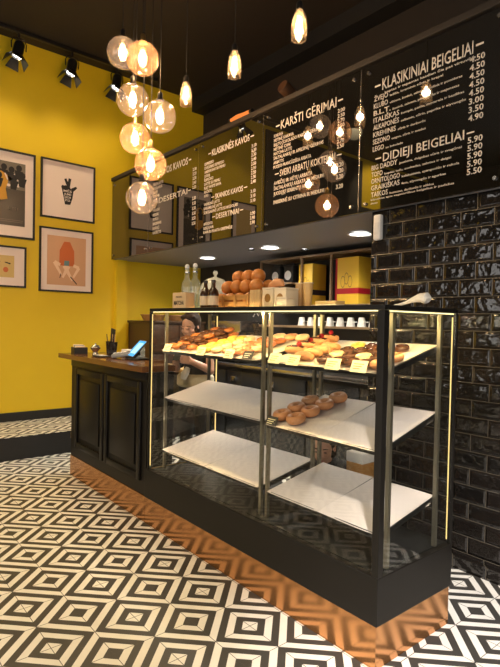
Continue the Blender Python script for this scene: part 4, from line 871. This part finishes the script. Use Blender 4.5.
# ------------------------------------------------------------------ lights
def spot(name, loc, target, energy, ang, col=(1, .80, .52), rad=.05, blend=.6):
    l = bpy.data.lights.new(name, 'SPOT'); l.energy = energy; l.spot_size = math.radians(ang); l.color = col; l.shadow_soft_size = rad; l.spot_blend = blend
    o = bpy.data.objects.new(name, l); COL.objects.link(o); o.location = loc; o.rotation_euler = (Vector(target) - Vector(loc)).to_track_quat('-Z', 'Y').to_euler(); return o
WARM = (1, .77, .43)
def point(name, loc, e, col=(1, .70, .40), r=.03):
    l = bpy.data.lights.new(name, 'POINT'); l.energy = e; l.color = col; l.shadow_soft_size = r; o = bpy.data.objects.new(name, l); COL.objects.link(o); o.location = loc
for x, y, z, k, lab in globes: point('bulb_light', (x, y, z), 22)
for x in (-2.235, -1.615, -.985): point('bulb_light', (x, .44, 3.20), 6)
for y in (-.10, .488, 1.046, -.75): spot('track_light', (-4.80, y, 4.26), (-3.6, y - .3, 0), 70, 110, WARM, blend=1)
for x, y in ((-3.91, 1.83), (-2.71, 1.77), (-1.546, 1.75)): spot('soffit_light', (x, y, 2.175), (x, y - .15, 0), 95, 155, (1, .95, .86), .08, 1)
for x, y in ((-2.95, 1.72), (-2.55, 2.1)): spot('soffit_light', (x, y, 2.175), (x - .1, y - .75, .9), 60, 80, (1, .95, .86), .03, 1)
# unseen fill spots added over the customer side to brighten the room
for x, y, e, a in ((-.5, -2.2, 210, 150), (-2.2, -4.2, 420, 140), (-4.2, -2.6, 150, 140)): spot('added_ceiling_fill', (x, y, ZC - .06), (x, y + .2, 0), e, a, WARM, .12, 1)
spot('added_ceiling_fill', (2.5, -2.4, ZC - .06), (.75, .35, 0), 2300, 34, (1, .93, .88), .12, .8)  # neutral fill spot added to brighten the right floor and case end
def led_row(p0, p1, n, d, e, col):
    for k in range(n):
        p = Vector(p0).lerp(Vector(p1), (k + .5) / n); spot('led_light', p, p + Vector(d), e / n, 165, col, 0, .5)
LEDC = (1, .73, .30)
led_row((CL + .04, .021, ZT - .029), (-.05, .021, ZT - .029), 8, (0, .8, -1), 40, LEDC)
led_row((-.023, .05, ZT - .029), (-.023, CD - .03, ZT - .029), 3, (-.6, 0, -1), 7, LEDC)
for x, y, dx, dy in ((CL + .026, .019, 1, .35), (CL + .027, CD - .019, 1, -.35), (-.027, CD - .019, -1, -.45)): led_row((x, y, ZB + .06), (x, y, ZT - .08), 5, (dx, dy, -.25), 3.0, (1, .82, .62))
spot('wall_light', (-4.2, -4.2, 4.4), (-5.05, -4.2, 3.9), 90, 80, WARM)
W = bpy.data.worlds.new('daylight'); S.world = W; W.use_nodes = True
bg = W.node_tree.nodes['Background']; bg.inputs[0].default_value = (1.0, .94, .90, 1); bg.inputs[1].default_value = 3.2
for loc, rot, sx, sy in (((-2.8, YF + .02, 1.95), (-PI / 2, 0, 0), 2.2, 2.7), ((.35, YF + .02, 1.95), (-PI / 2, 0, 0), 3.1, 2.7), ((XR - .02, -1.8, 1.85), (0, PI / 2, 0), 2.5, 2.8)):
    l = bpy.data.lights.new('window_portal', 'AREA'); l.shape = 'RECTANGLE'; l.size = sx; l.size_y = sy; l.cycles.is_portal = True
    o = bpy.data.objects.new('window_portal', l); COL.objects.link(o); o.location = loc; o.rotation_euler = rot
    if rot[0]: o.rotation_euler = (PI / 2, 0, 0)
# ------------------------------------------------------------------ camera
yaw, pitch, roll = .88255, .020334, .020839
cy, sy, cp_, sp__ = math.cos(yaw), math.sin(yaw), math.cos(pitch), math.sin(pitch)
f = Vector((-sy * cp_, cy * cp_, -sp__)); r = Vector((cy, sy, 0)); u = r.cross(f)
c, s = math.cos(roll), math.sin(roll); r2 = c * r + s * u; u2 = -s * r + c * u
cam = bpy.data.cameras.new('camera'); co = bpy.data.objects.new('camera', cam); COL.objects.link(co)
co.matrix_world = Matrix(((r2.x, u2.x, -f.x, 1.27744), (r2.y, u2.y, -f.y, -1.75032), (r2.z, u2.z, -f.z, 1.42), (0, 0, 0, 1)))
cam.sensor_fit = 'HORIZONTAL'; cam.sensor_width = 36; cam.lens = 520.514 / 500 * 36; cam.clip_start = .05
S.camera = co
S.view_settings.view_transform = 'Standard'; S.view_settings.look = 'None'; S.view_settings.gamma = 1; S.view_settings.exposure = 0.2; S.view_settings.use_curve_mapping = False
S.cycles.max_bounces = 14; S.cycles.transparent_max_bounces = 24; S.cycles.glossy_bounces = 6; S.cycles.sample_clamp_indirect = 6
